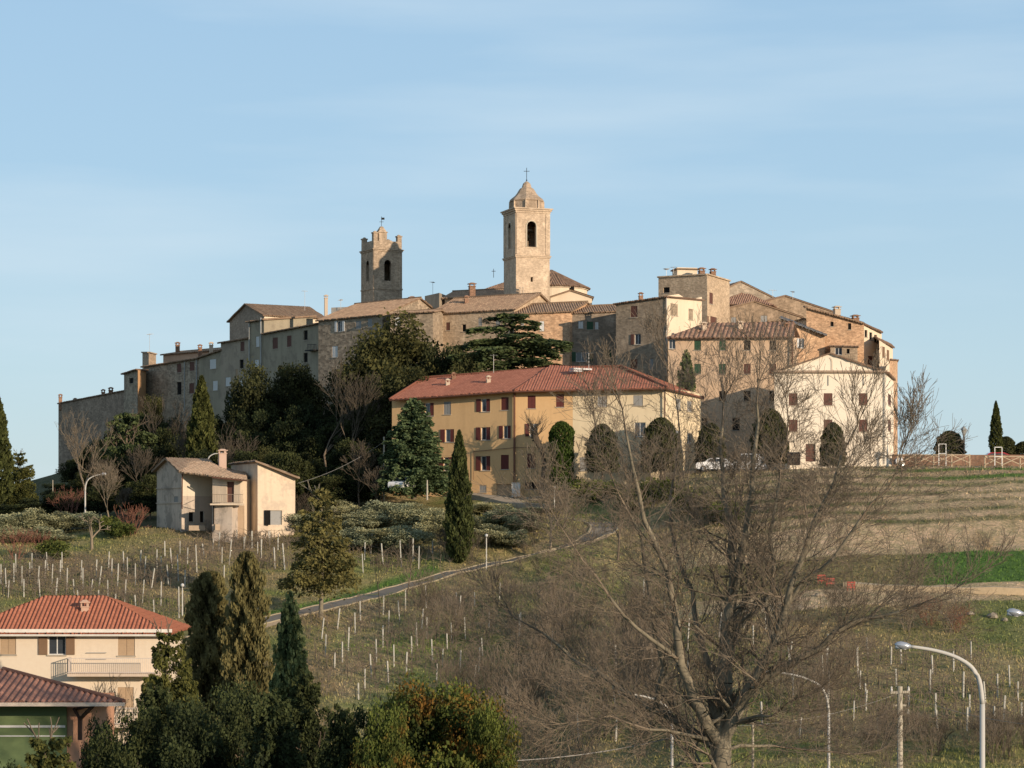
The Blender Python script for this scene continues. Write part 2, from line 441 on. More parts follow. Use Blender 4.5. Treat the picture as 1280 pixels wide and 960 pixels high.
ribbon('lane', pp, 2.6, .05, plain('gravel', (.36,.31,.24), .95, 0, .3, 4))
tp = [hit(x, y) for x, y in ((1060,731),(1120,735),(1180,737),(1240,739),(1330,741))]
ribbon('track', tp, 2.4, .04, plain('sandy_track', (.50,.39,.25), .95, 0, .25, 4))

def grass_stuff():
    """tufts and dead stalks over the visible slopes"""
    r = np.random.RandomState(3); n = 170000
    Y = 115+(245-115)*r.rand(n); px = -40+1400*r.rand(n)
    X = (px-640)*Y/F
    keep = np.ones(n, bool); z = np.zeros(n); cc = np.zeros((n, 3))
    for i in range(n):
        z[i] = ground(float(X[i]), float(Y[i])); cc[i] = gcol(float(X[i]), float(Y[i]), z[i])
        rd = ROADY(px[i])
        if (rd and abs(Y[i]-rd) < 2.4): keep[i] = False
        if cc[i][0] > .26 and r.rand() < .9: keep[i] = False
    X, Y, z, cc = X[keep], Y[keep], z[keep], cc[keep]; n = len(X)
    w = (.02+.05*r.rand(n))*np.clip(Y/170, .7, 1.5); h = .08+.22*r.rand(n)**2; a = r.rand(n)*6.28
    lx, ly = r.randn(n)*.1, r.randn(n)*.1
    b = np.stack([X, Y, z-.03], 1); d = np.stack([np.cos(a)*w, np.sin(a)*w, 0*w], 1)
    t = np.stack([X+lx, Y+ly, z+h], 1)
    v = np.stack([b-d, b+d, t], 1).reshape(-1, 3); f = np.arange(3*n).reshape(n, 3)
    me = np_mesh('grass', v, f, r.rand(n))
    cc = np.clip(cc*(1.0+.9*r.rand(n, 1)), 0, 1); cl = np.concatenate([np.repeat(cc, 3, 0), np.ones((3*n, 1))], 1)
    at = me.color_attributes.new('soil', 'FLOAT_COLOR', 'POINT'); at.data.foreach_set('color', cl.astype(np.float32).ravel())
    k = N('grass_blades'); q = k.n('ShaderNodeAttribute', attribute_name='soil'); me.materials.append(k.fin(q.outputs['Color'], .9))
    o = bpy.data.objects.new('grass', me); COL.objects.link(o)
    tag(o, 'short winter grass and dry stalks over the hillside', 'grass', kind='stuff')
grass_stuff()
# ------------------------------------------------------------------ building kit
def isect(A, B, px):
    """parameter along wall A->B (plan points) seen at column px"""
    k = (px-640)/F; dx, dy = B[0]-A[0], B[1]-A[1]
    return (k*A[1]-A[0])/(dx-k*dy)
def wall(m, A, B, z0, prof, holes=(), dep=.22):
    A = Vector((A[0], A[1], 0)); B = Vector((B[0], B[1], 0)); L = (B-A).length; d = (B-A)/L; n = Vector((d.y, -d.x, 0))
    def pt(u, z, o=0): q = A+d*u-n*o; return (q.x, q.y, z)
    def top(u):
        for (a, za), (b, zb) in zip(prof[:-1], prof[1:]):
            if a-1e-6 <= u <= b+1e-6: return za+(zb-za)*(u-a)/(b-a+1e-9)
        return prof[-1][1]
    us = sorted(set([0, L]+[p[0] for p in prof]+[u for h in holes for u in h[:2]]))
    us = [u for u in us if -1e-6 <= u <= L+1e-6]
    for a, b in zip(us[:-1], us[1:]):
        if b-a < 1e-4: continue
        mid = (a+b)/2; hs = sorted([(h[2], h[3]) for h in holes if h[0] < mid < h[1]]); z = z0
        for lo, hi in hs:
            if lo > z: m.poly([pt(a, z), pt(b, z), pt(b, lo), pt(a, lo)])
            z = hi
        m.poly([pt(a, z), pt(b, z), pt(b, top(b)), pt(a, top(a))])
    for u0, u1, lo, hi in holes:
        m.poly([pt(u0, lo), pt(u0, lo, dep), pt(u0, hi, dep), pt(u0, hi)]); m.poly([pt(u1, lo), pt(u1, hi), pt(u1, hi, dep), pt(u1, lo, dep)])
        m.poly([pt(u0, lo), pt(u1, lo), pt(u1, lo, dep), pt(u0, lo, dep)]); m.poly([pt(u0, hi), pt(u0, hi, dep), pt(u1, hi, dep), pt(u1, hi)])
    return pt, L

SH = {'brown': (.13,.06,.045), 'maroon': (.12,.035,.03), 'green': (.04,.09,.05), 'white': (.62,.62,.6), 'grey': (.28,.28,.27), 'tan': (.42,.3,.19), 'void': (.012,.011,.01), 'wood': (.2,.12,.07), 'umber': (.2,.125,.075)}
def shmat(c): return plain('painted_'+c+'_wood', SH[c], .7, 0, .15, 6)
def window(root, pt, h, style):
    """frame mesh + pane and shutters; style like 'open-brown', 'closed-green', 'glass', 'half-brown', 'dark', 'door-brown', 'left-brown'"""
    u0, u1, lo, hi = h; w = u1-u0; kind, _, col = style.partition('-'); fr = M(); t = .055
    fc = 'white' if kind in ('glass', 'open', 'left', 'half', 'blind') else (col or 'void')
    nm = 'door' if kind == 'door' else 'window'
    def bx(mm, a, b, c, e, o0, o1):
        P8 = [pt(a,c,o0),pt(b,c,o0),pt(b,e,o0),pt(a,e,o0),pt(a,c,o1),pt(b,c,o1),pt(b,e,o1),pt(a,e,o1)]
        for f in ((0,1,2,3),(7,6,5,4),(0,4,5,1),(1,5,6,2),(2,6,7,3),(3,7,4,0)): mm.poly([P8[i] for i in f])
    for (a,b,c,e) in ((u0,u0+t,lo,hi),(u1-t,u1,lo,hi),(u0+t,u1-t,lo,lo+t),(u0+t,u1-t,hi-t,hi)): bx(fr, a, b, c, e, .13, .2)
    if kind in ('glass','open','left','half') and w > .6: bx(fr, (u0+u1)/2-.03, (u0+u1)/2+.03, lo+t, hi-t, .13, .2)
    frame = fr.build(nm, plain('frame_paint_'+fc, SH.get(fc, SH['wood']) if fc != 'void' else (.05,.04,.03), .6), root)
    if nm == 'window':
        s = M(); bx(s, u0-.07, u1+.07, lo-.09, lo-.003, -.07, .12); s.build('sill', plain('sill_stone', (.38,.33,.26), .9), frame)
    pn = M(); pn.poly([pt(u0+t,lo+t,.17),pt(u1-t,lo+t,.17),pt(u1-t,hi-t,.17),pt(u0+t,hi-t,.17)])
    if kind == 'door':
        pn.build('door_panel', shmat(col), frame)
    elif kind == 'dark':
        pn.build('pane', plain('dark_opening', SH['void'], 1), frame)
    else: pn.build('pane', glass_mat(), frame)
    def leaf(a, b, o0, o1):
        q = M(); bx(q, a, b, lo+.01, hi-.01, o0, o1); z = lo+.12
        while z < hi-.1: bx(q, a+.06, b-.06, z, z+.045, o0-.018, o0-.001); z += .11
        q.build('shutter', shmat(col), frame)
    g = .01
    if kind == 'closed': leaf(u0+g, (u0+u1)/2-g, .05, .09); leaf((u0+u1)/2+g, u1-g, .05, .09)
    if kind == 'open': leaf(u0-w/2-.03, u0-.03, -.09, -.04); leaf(u1+.03, u1+w/2+.03, -.09, -.04)
    if kind == 'left': leaf(u0-w/2-.03, u0-.03, -.09, -.04)
    if kind == 'right': leaf(u1+.03, u1+w/2+.03, -.09, -.04)
    if kind == 'half': leaf(u0-w/2-.03, u0-.03, -.09, -.04); leaf((u0+u1)/2+.05, u1-g, .05, .09)
    return frame

def roofp(m, pts, pitch=.3, amp=.07, th=.14, rng=None):
    """corrugated convex roof slope; pts[0]->pts[1] is the eave"""
    pts = [Vector(p) for p in pts]; e = (pts[1]-pts[0]).normalized()
    nn = Vector((0,0,0))
    for i in range(1, len(pts)-1): nn += (pts[i]-pts[0]).cross(pts[i+1]-pts[0])
    nn.normalize()
    if nn.z < 0: nn = -nn
    t = nn.cross(e).normalized(); o = pts[0]
    if (pts[2]-o).dot(t) < 0: t = -t
    q = [((p-o).dot(e), (p-o).dot(t)) for p in pts]
    s0 = min(a for a, _ in q); s1 = max(a for a, _ in q)
    def rng_t(s):
        ts = []
        for i in range(len(q)):
            (a, b), (c, d) = q[i], q[(i+1) % len(q)]
            if abs(a-c) < 1e-7:
                if abs(a-s) < 1e-4: ts += [b, d]
            elif min(a, c)-1e-5 <= s <= max(a, c)+1e-5: ts.append(b+(d-b)*(s-a)/(c-a))
        return (min(ts), max(ts)) if ts else None
    n = max(2, int((s1-s0)/pitch*4)); prev = None; rr = random.Random(int(abs(o.x*7)+abs(o.z*13))); jit = 0
    for i in range(n+1):
        s = s0+(s1-s0)*i/n; r = rng_t(min(max(s, s0+1e-4), s1-1e-4))
        if not r: prev = None; continue
        if i % 4 == 0: jit = rr.uniform(-.03, .05); jt = rr.uniform(-.08, .08)
        h = (amp, amp*.55, -amp*.4, amp*.55)[i % 4]+jit*.5
        a = o+e*s+t*(r[0]+(jt if abs(r[0]) < .05 else 0))+nn*h; b = o+e*s+t*r[1]+nn*h
        cur = (a, b, (i/4+.125, r[0]), (i/4+.125, r[1]))
        if prev:
            m.poly([prev[0], cur[0], cur[1], prev[1]], [prev[2], cur[2], cur[3], prev[3]])
            m.poly([prev[0], prev[0]-nn*(th), cur[0]-nn*(th), cur[0]], [(0,.1)]*4)
        prev = cur
    bt = [p-nn*th for p in pts]; m.poly(bt[::-1], [(0,.1)]*len(bt))
    for i in range(1, len(pts)):
        a, b = pts[i], pts[(i+1) % len(pts)]; m.poly([a, b, b-nn*th, a-nn*th], [(0,.1)]*4)

class House:
    def __init__(s, name, label, cat, px, Y, z, group=None):
        s.root = thing(name, label, cat, (GX(px, Y), Y, z), group); s.z0 = z
    def block(s, A, B, dep, tops, mat, roof=None, rmat=None, wins=(), over=.35, z0=None, rise=None, skew=0, wname='wall', pitch=.3, C=None, D=None, gutter=None):
        """A,B=(px,Y) front corners left->right, dep metres deep. tops=(pyA,pyB). roof: gable(ridge along front)/front(gable faces front)/shed/flat/hip; rise metres
        wins: (side, px, py, w_px, h_px, style), side 0 front, 1 right, 3 left"""
        z0 = s.z0 if z0 is None else z0
        a = Vector((GX(*A), A[1], 0)); b = Vector((GX(*B), B[1], 0)); d = (b-a).normalized(); n = Vector((-d.y, d.x, 0))
        c = Vector((GX(*C), C[1], 0)) if C else b+n*dep+d*skew
        e = Vector((GX(*D), D[1], 0)) if D else a+n*dep+d*skew
        zA = GZ(tops[0], A[1]); zB = GZ(tops[1], B[1]); Q = [a, b, c, e]; zt = [zA, zB, zB, zA]
        if roof == 'shed': zt = [zA, zB, zB+rise, zA+rise]
        m = M(); hs = {0: [], 1: [], 2: [], 3: []}
        for w in wins:
            sd = w[0]; p, q = Q[sd], Q[(sd+1) % 4]; L = (q-p).length
            u0 = isect(p, q, w[1]-w[3]/2)*L; u1 = isect(p, q, w[1]+w[3]/2)*L
            um = p+(q-p)*(isect(p, q, w[1])); Yw = um.y
            if u0 > u1: u0, u1 = u1, u0
            u0 = max(.1, u0); u1 = min(L-.1, u1)
            if u1-u0 < .2: continue
            hs[sd].append((u0, u1, GZ(w[2]+w[4]/2, Yw), GZ(w[2]-w[4]/2, Yw), w[5]))
        built = []
        for i in range(4):
            p, q = Q[i], Q[(i+1) % 4]; L = (q-p).length; pr = [(0, zt[i]), (L, zt[(i+1) % 4])]
            if roof == 'gable' and i in (1, 3): pr = [(0, zt[i]), (L/2, (zt[i]+zt[(i+1)%4])/2+rise), (L, zt[(i+1)%4])]
            if roof == 'front' and i in (0, 2): pr = [(0, zt[i]), (L/2, (zt[i]+zt[(i+1)%4])/2+rise), (L, zt[(i+1)%4])]
            pt, _ = wall(m, p, q, z0, pr, [h[:4] for h in hs[i]])
            built.append((pt, hs[i]))
        m.build(wname, mat, s.root)
        for pt, hh in built:
            for h in hh: window(s.root, pt, h[:4], h[4])
        s.Q = Q; s.zt = zt
        cen = (a+b+c+e)/4
        def ex(p, z, k=over):
            # push outward along both wall directions
            v = Vector((p.x, p.y, 0))-cen
            sx = math.copysign(k, v.dot(d)); sy = math.copysign(k, v.dot(n)); r = p+d*sx+n*sy
            return Vector((r.x, r.y, z))
        drop = 0
        if roof and roof != 'flat' and rmat:
            r = M()
            if roof == 'gable':
                half = (e-a).length/2; sl = rise/half; dz = sl*over
                r1 = (a+e)/2; r2 = (b+c)/2; R1 = Vector((r1.x, r1.y, zA+rise))-d*over; R2 = Vector((r2.x, r2.y, zB+rise))+d*over
                if skew == 0:
                    roofp(r, [ex(a, zA-dz), ex(b, zB-dz), R2, R1], pitch); roofp(r, [ex(c, zB-dz), ex(e, zA-dz), R1, R2], pitch)
                rr = M(); rr.tube([R1+Vector((0,0,.06)), R2+Vector((0,0,.06))], .13, 6); rr.build('ridge_cap', rmat, s.root)
            elif roof == 'front':
                half = (b-a).length/2; sl = rise/half; dz = sl*over; zm = (zA+zB)/2+rise
                r1 = (a+b)/2; r2 = (c+e)/2; R1 = Vector((r1.x, r1.y, zm))-n*over; R2 = Vector((r2.x, r2.y, zm))+n*over
                roofp(r, [ex(e, zA-dz), ex(a, zA-dz), R1, R2], pitch); roofp(r, [ex(b, zB-dz), ex(c, zB-dz), R2, R1], pitch)
            elif roof == 'shed':
                dz = rise/(e-a).length*over
                roofp(r, [ex(a, zA-dz), ex(b, zB-dz), ex(c, zB+rise+dz), ex(e, zA+rise+dz)], pitch)
            elif roof == 'hip':
                W2 = (e-a).length; Lx = (b-a).length; k = min(W2, Lx)/2; sl = rise/k; dz = sl*over
                A4 = [ex(a, zA-dz), ex(b, zB-dz), ex(c, zB-dz), ex(e, zA-dz)]
                if Lx > W2:
                    R1 = (a+e)/2+d*k; R2 = (b+c)/2-d*k; R1 = Vector((R1.x,R1.y,zA+rise)); R2 = Vector((R2.x,R2.y,zB+rise))
                    roofp(r, [A4[0],A4[1],R2,R1], pitch); roofp(r, [A4[1],A4[2],R2], pitch); roofp(r, [A4[2],A4[3],R1,R2], pitch); roofp(r, [A4[3],A4[0],R1], pitch)
                else:
                    R1 = (a+b)/2+n*k; R2 = (c+e)/2-n*k; R1 = Vector((R1.x,R1.y,zA+rise)); R2 = Vector((R2.x,R2.y,zA+rise))
                    roofp(r, [A4[0],A4[1],R1], pitch); roofp(r, [A4[1],A4[2],R2,R1], pitch); roofp(r, [A4[2],A4[3],R2], pitch); roofp(r, [A4[3],A4[0],R1,R2], pitch)
            s.roof = r.build('roof', rmat, s.root)
            if gutter:
                g = M(); ga, gb = ex(a, zA-dz-.1 if roof != 'front' else zA), ex(b, zB-dz-.1 if roof != 'front' else zB)
                g.tube([ga-n*.07, gb-n*.07], .07, 6); g.build('gutter', gutter, s.root)
        elif roof == 'flat':
            r = M(); r.poly([(p.x, p.y, z-.25) for p, z in zip(Q, zt)]); s.roof = r.build('roof', rmat or mat, s.root)
            if over > 0:
                g = M()
                for i in range(4):
                    p, q = Q[i], Q[(i+1)%4]; g.bar((p.x, p.y, zt[i]+.08), (q.x, q.y, zt[(i+1)%4]+.08), .3+over, .16)
                g.build('coping', mat, s.root)
        return s
    def chimney(s, px, pytop, pybot, Y, w, mat, cap='tile', parent=None):
        m = M(); x = GX(px, Y); z1 = GZ(pytop, Y); z0 = GZ(pybot, Y)-.8; h = z1-z0
        m.box((x, Y, (z0+z1-.35)/2), (w, w, h-.35), .25)
        for sx in (-1, 1):
            for sy in (-1, 1):
                m.box((x+sx*w*.38, Y+sy*w*.38, z1-.25), (w*.2, w*.2, .24), .25)
        m.box((x, Y, z1-.09), (w*1.35, w*1.35, .08), .25); m.box((x, Y, z1), (w*1.1, w*1.1, .14), .25, .5)
        m.box((x, Y, z1-.4), (w*1.2, w*1.2, .06), .25)
        m.build('chimney', mat, parent or s.root)
    def strip(s, px0, py0, px1, py1, Y0, Y1, r, mat, name='drainpipe'):
        m = M(); m.tube([P(px0, py0, Y0), P(px1, py1, Y1)], r, 6); m.build(name, mat, s.root)

def antenna(px, pytop, pybot, Y, k=0, label='', grp=None):
    m = M(); b = P(px, pybot, Y); t = P(px, pytop, Y); m.tube([b, t], .025, 5)
    L = .7+.3*(k % 3)
    zt = t.z-.1; ca, sa = math.cos(.4+k*.9), math.sin(.4+k*.9)
    m.bar((b.x-ca*L*.6, b.y-sa*L*.6, zt), (b.x+ca*L*.6, b.y+sa*L*.6, zt), .035)
    for i in range(6):
        q = -L*.55+L*1.1*i/5; hl = .32-.03*i
        m.bar((b.x+ca*q+sa*hl, b.y+sa*q-ca*hl, zt), (b.x+ca*q-sa*hl, b.y+sa*q+ca*hl, zt), .025)
    build_top(m, 'tv_antenna', plain('aerial_metal', (.3,.3,.3), .5, .6), label, 'antenna', grp, base=b)
# ------------------------------------------------------------------ materials for buildings
T_OLD = tiles('old_barrel_tiles', (.50,.335,.215), (.30,.195,.13), .38, .45, .42, (.42,.34,.22))
T_OLD2 = tiles('brown_barrel_tiles', (.40,.25,.165), (.24,.155,.11), .42, .5, .4)
T_STRIPE = tiles('striped_barrel_tiles', (.48,.29,.19), (.26,.14,.10), .6, .5, .35)
T_RED = tiles('red_roof_tiles', (.47,.19,.12), (.36,.135,.085), .33, .42, .3, (.33,.15,.09), .3)
T_ORANGE = tiles('orange_roof_tiles', (.50,.19,.11), (.40,.145,.085), .3, .4, .22, (.34,.16,.1))
T_PINK = tiles('weathered_red_tiles', (.46,.23,.16), (.33,.165,.12), .3, .38, .35, (.3,.2,.15))
T_RUIN = tiles('tan_roof_tiles', (.50,.36,.25), (.36,.25,.17), .3, .4, .4)
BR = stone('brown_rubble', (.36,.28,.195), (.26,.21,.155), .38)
BR_L = stone('light_brick', (.56,.425,.29), (.44,.33,.22), .3, .3)
BR_O = stone('orange_brick', (.58,.36,.215), (.47,.32,.20), .3, .42)
GREYS = stone('grey_rubble', (.38,.31,.225), (.27,.225,.17), .4, .45)
GREEN_P = plaster('green_grey_plaster', (.31,.27,.195), .22, .5, (.23,.195,.145))
GREY_P = plaster('grey_plaster', (.35,.29,.215), .2, .5, (.26,.215,.165))
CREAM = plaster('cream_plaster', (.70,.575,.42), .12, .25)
BEIGE = plaster('orange_beige_plaster', (.62,.435,.285), .12, .35, (.52,.38,.26))
WHITE = plaster('warm_white_plaster', (.80,.70,.55), .06, .2)
YEL = plaster('ochre_plaster', (.61,.395,.20), .1, .22)
PALE = plaster('pale_yellow_plaster', (.66,.54,.36), .07, .22)
TOW = stone('tower_brick', (.60,.465,.33), (.50,.385,.275), .28, .22)
TOW2 = stone('dark_tower_brick', (.46,.35,.245), (.33,.26,.19), .3, .35)
RUINP = plaster('stained_render', (.50,.42,.34), .25, .8, (.27,.235,.195))
RUINC = plaster('cream_render', (.62,.50,.37), .12, .55, (.48,.39,.30))
HWHITE = plaster('house_cream_render', (.66,.55,.42), .05, .15)
PIPE = plain('copper_pipe', (.15,.07,.045), .5, .3)
PIPE_G = plain('zinc_pipe', (.35,.35,.33), .5, .3)
CHB = stone('chimney_brick', (.34,.2,.13), None, .25)
CHC = plaster('chimney_plaster', (.5,.4,.3))

def H(name, label, px, Y, z, group=None, cat='house'): return House(name, label, cat, px, Y, z, group)
def gz(px, Y, d=1.5): return ground(GX(px, Y), Y)-d
def croof(h, polys, mat, pitch=.3, name='roof', th=.14, amp=.07):
    m = M()
    for p in polys: roofp(m, [P(*q) for q in p], pitch, th=th, amp=amp)
    return m.build(name, mat, h.root)

# ---- long ochre building below the town
h = H('ochre_building', 'long ochre three-storey building with red tiled roof, pale plastered right part and maroon shutters', 660, 250, -2, cat='building')
h.block((490,256), (642,249), 10, (497.5,487), YEL, wins=[
 (0,536.7,511.7,11,16,'half-maroon'),(0,559,510,9,16,'closed-grey'),(0,607,506.5,11,16,'half-maroon'),(0,631,504.5,9.5,16,'closed-maroon'),
 (0,562,544.5,11,16,'half-maroon'),(0,523,548,11,16,'half-maroon'),(0,607,542,11.5,16,'half-maroon'),(0,633.7,540,9.5,16,'half-maroon'),
 (0,607,579,11.5,18,'half-maroon'),(0,631,577.5,10,18,'closed-maroon'),(0,560,580,11,17,'half-maroon'),(0,523,583,11,17,'half-maroon'),
 (0,603.5,611,9,9,'closed-grey'),(0,630,613,19,16,'door-tan')])
h.block((642,249), (716,248.1), 10, (487,485), YEL, wins=[
 (0,664.5,502.5,10,16,'closed-maroon'),(0,700,500.7,10,16,'closed-maroon'),(0,667,537.5,10,16,'left-maroon'),(0,702,536,10,16,'closed-maroon'),
 (0,664,576,10.5,18,'closed-maroon'),(0,702,574,10,18,'closed-maroon'),(0,665,607,18,9,'dark-void')])
h.block((716,248.1), (832,246.5), 10, (485,484), PALE, C=(877,258), D=(745,258.5), wins=[
 (0,752.7,501.7,12,13,'closed-grey'),(0,797.5,500.5,12,13,'closed-grey'),(0,800,537,14,18,'glass'),(0,752,540,12,16,'glass'),(0,730,580,11,17,'closed-grey'),
 (1,848,505,6,13,'closed-grey'),(1,862,508,6,13,'closed-grey'),(1,848,545,6,14,'glass'),(1,862,548,6,14,'glass')])
croof(h, [[(487,499,254.8),(643,488,247.9),(688,460,256),(530,472,262)], [(643,488,247.9),(834,484.5,245.4),(776,457.5,253),(688,460,256)],
          [(834,484.5,245.4),(880,497,258.6),(776,457.5,253)], [(560,497,270),(487,499,254.8),(530,472,262)],
          [(880,497,258.6),(705,490,268),(688,460,256),(776,457.5,253)], [(705,490,268),(560,497,270),(530,472,262),(688,460,256)]], T_RED, .3, amp=.035)
m = M()
for a, b in (((530,471.6,262),(688,459.6,256)),((688,459.6,256),(776,457.2,253)),((776,457.2,253),(834,484,245.4)),((776,457.2,253),(880,496.6,258.6)),((530,471.6,262),(487,498.6,254.8)),((688,459.6,256),(643,487.6,247.9))):
    m.tube([P(*a), P(*b)], .12, 6)
m.build('ridge_cap', T_RED, h.root)
m = M()
for a, b in (((487,500.6,254.7),(643,489.8,247.8)),((643,489.8,247.8),(834,486.2,245.3)),((834,486.2,245.3),(880,498.6,258.5))): m.tube([P(*a), P(*b)], .09, 6)
m.build('gutter', PIPE, h.root)
h.strip(643,489,643,620,248.7,248.7,.11,PIPE); h.strip(831,485,831,600,246.2,246.2,.07,PIPE)
m = M(); m.bar(P(592,564.5,251.1), P(642.5,559.5,248.85), .04, .05); m.bar(P(592,563.5,251.1), P(592,600,251.1), .04, .04)
m.bar(P(644,559.5,248.8), P(700,559,248.1), .04, .05); m.build('cable', PIPE, h.root)
m = M(); m.box(P(645,612,248.2), (.9,.4,1.5)); m.box(P(645,612,247.98)+Vector((0,0,.1)), (.7,.03,1.0)); m.build('meter_cabinet', plain('cabinet_white', (.6,.6,.58)), h.root)
for px, p0, p1, Y in ((567,466,478,259),(559.5,474,481,256.5),(610.5,470,479,254)): h.chimney(px, p0, p1, Y, .42, CHC if px != 567 else CHB)
m = M(); m.box(P(726,461.5,252.3), (2.3,.9,.18), .5); m.box(P(720,464,251.6), (1.1,.9,.12), .5); m.build('skylight', plain('skylight_metal', (.42,.42,.42), .5, .2), h.root)

# ---- white gabled house on the terrace
h = H('white_gabled_house', 'large cream-white house with low front gable and two rows of brown shuttered windows', 1038, 250, 4.5)
h.block((968,250), (1107,250), 12, (464.5,464.5), WHITE, 'front', T_OLD2, C=(1117,262), D=(975,262), rise=2.05, over=.3, wins=[
 (0,x,y,11,hh,'closed-brown') for x in (991.5,1035,1079) for y, hh in ((499,15),(532,15))]+[(0,1013,566,12,22,'door-brown'),(1,1112,500,4,14,'closed-brown'),(1,1112,532,4,14,'closed-brown')], gutter=None)
m = M(); m.bar(P(966.5,464,249.75), P(1108.5,464,249.75), .4, .16); m.bar(P(966.5,465.5,249.85), P(1108.5,465.5,249.85), .25, .12); m.build('cornice', plaster('cornice_plaster', (.4,.3,.22)), h.root)
m = M(); ar = [P(1030,463,249.9)]+[P(1035-5*math.cos(t*math.pi/6), 452-6*math.sin(t*math.pi/6), 249.9) for t in range(7)]+[P(1040,463,249.9)]
m.tube(ar[5:], .03, 5); m.build('arch_moulding', plaster('cornice_plaster', (.4,.3,.22)), h.root)
for x in (1035.5, 1079.5): h.strip(x, 469, x, 482, 249.92, 249.92, .035, PIPE_G, 'iron_tie')
h.strip(1106,466,1106,580,249.85,249.85,.05,PIPE_G)

# ---- orange-beige block behind the parked cars
h = H('beige_apartment_block', 'long orange-beige block with striped tile roof and small square windows behind the parked cars', 910, 271, 4)
W13 = [(0,839.5,430,9,12,'glass')]+[(0,x,431.5,8.5,12,'closed-green' if x < 910 else 'dark-void') for x in (872,903,934,966)]+[
 (0,x,461,8.5,12.5,'closed-green' if x < 910 else 'closed-brown') for x in (872,903,934,966)]+[(0,x,495,8.5,12.5,'dark-void') for x in (903,934,966)]+[(0,x,530,9,16,'dark-void') for x in (880,920,950)]
h.block((835,273), (992,270), 5, (421,420), BEIGE, wins=W13)
croof(h, [[(833,422,272.4),(993.5,421,269.4),(992,402.5,275),(882,404,277)], [(852,422,279),(833,422,272.4),(882,404,277)], [(1000,421,277),(852,422,279),(882,404,277),(992,402.5,275)]], T_STRIPE, .55)
h.chimney(880,403,410,274.5,.55,CHC); h.chimney(925,402,412,274,.6,CHC); h.chimney(983,404,414,273.5,.5,CHB)
h.strip(990.5,423,990.5,500,269.7,269.7,.08,PIPE)

# ---- tower-like stone house left of it
h = H('tall_stone_house', 'tall rubble stone house with cream right side above the right end of the red roof', 800, 285, 10)
h.block((770,280), (832,276.5), 8, (379.5,370.5), BR, 'shed', T_OLD2, C=(877,284), D=(816,288), rise=.35, over=.3, wins=[
 (0,792.5,389.5,8.5,14,'closed-brown'),(0,797,424,8,13,'left-brown'),(0,792.5,455,8.5,12,'closed-brown'),(0,814,455,5,13,'closed-grey')])
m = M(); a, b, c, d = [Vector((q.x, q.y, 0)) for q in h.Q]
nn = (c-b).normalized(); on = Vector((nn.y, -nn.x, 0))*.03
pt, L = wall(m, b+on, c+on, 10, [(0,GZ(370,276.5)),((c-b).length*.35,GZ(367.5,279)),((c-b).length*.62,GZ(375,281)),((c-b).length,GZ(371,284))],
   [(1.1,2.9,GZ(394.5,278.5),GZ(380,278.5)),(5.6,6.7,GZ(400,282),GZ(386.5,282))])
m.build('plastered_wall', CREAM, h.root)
window(h.root, pt, (1.1,2.9,GZ(394.5,278.5),GZ(380,278.5)), 'closed-brown'); window(h.root, pt, (5.6,6.7,GZ(400,282),GZ(386.5,282)), 'closed-brown')
h.chimney(801,366,374,281,.45,CHB)
h.strip(833,372,833,470,276.35,276.35,.06,PIPE_G)

h = H('square_tower_house', 'tallest square block house with flat top, two arched chimney pots and brick front', 865, 300, 14)
h.block((823,300), (884,296), 8, (347,343.5), BR_L, 'flat', T_OLD, C=(912,304), D=(852,308), over=.1, wins=[
 (0,833,362.5,8,7,'dark-void'),(1,889,373,4.5,14,'closed-brown'),(1,884.8,401,2.5,12,'closed-brown'),(1,892,402,8,12,'closed-brown')])
h.chimney(877,335,346,299,.7,CHB); h.chimney(891,336,347,301,.65,CHB)
m = M(); m.box(P(856,340.5,302), (2.7,2.4,1.0), .2); m.build('rooftop_cabin', CREAM, h.root); m = M(); m.box(P(856,337.6,302), (3.1,2.8,.16), .2); m.build('cabin_roof', T_OLD, h.root)
m = M(); m.lathe(P(833,337.5,300.5), [(.01,.0),(.25,.05),(.45,.16)], 12); m.bar(P(833,345,300.5), P(833,337.5,300.5), .05); m.build('satellite_dish', plain('dish_white', (.8,.8,.8), .4), h.root)

# ---- houses on the right shoulder
def gh(name, label, A, B, dep, tops, mat, roof, rmat, rise, wins=(), z=12, **k):
    h = H(name, label, (A[0]+B[0])/2, (A[1]+B[1])/2, z, k.pop('group', None)); h.block(A, B, dep, tops, mat, roof, rmat, wins=wins, rise=rise, **k); return h
h = gh('gabled_stone_house', 'brown-grey gabled house with single pale window peeking over the striped roof', (882,309), (1003,310.5), 8, (392,396), stone('umber_rubble', (.38,.28,.19), None, .4), 'front', T_OLD, 1.9, over=.15, wins=[(0,955,401,8,13,'closed-grey'),(0,917,402,6,11,'closed-grey')], z=18)
gh('hilltop_gable_house', 'grey stone gable furthest back on the right skyline beside the square block', (880,331), (972,334), 8, (374,374), stone('pale_rubble', (.48,.39,.29), None, .4), 'front', T_OLD, 2.6, z=20, over=.15)
gh('hipped_tile_house', 'low orange walled house with brown striped roof squeezed behind the square block', (892,323), (964,321), 7, (379,380), BR_O, 'hip', T_STRIPE, 1.7, z=18)
h = gh('ridge_house', 'brown house with dark gable roof at the crest right of the square block', (918,322), (1044,326), 8, (386,390), stone('umber_rubble', (.38,.28,.19), None, .4), 'front', T_OLD2, 2.1, z=18, over=.15)
h.chimney(1046,383,394,318,.8,CHC)
h = gh('lean_to_brick_house', 'brick house with slanting grey edged roof and one white window beside the striped roof', (976,294), (1031,295.5), 6, (397,418), BR_O, None, None, 0, [(0,1002,429,7,12,'left-white'),(0,1019,452,5,8,'dark-void')], z=12, D=(976,301), C=(1031,302))
croof(h, [[(974,396.5,293.6),(1034,419,294.6),(1034,417.5,300),(976,395,299)]], plain('slate_sheet', (.16,.16,.16), .7), .5)
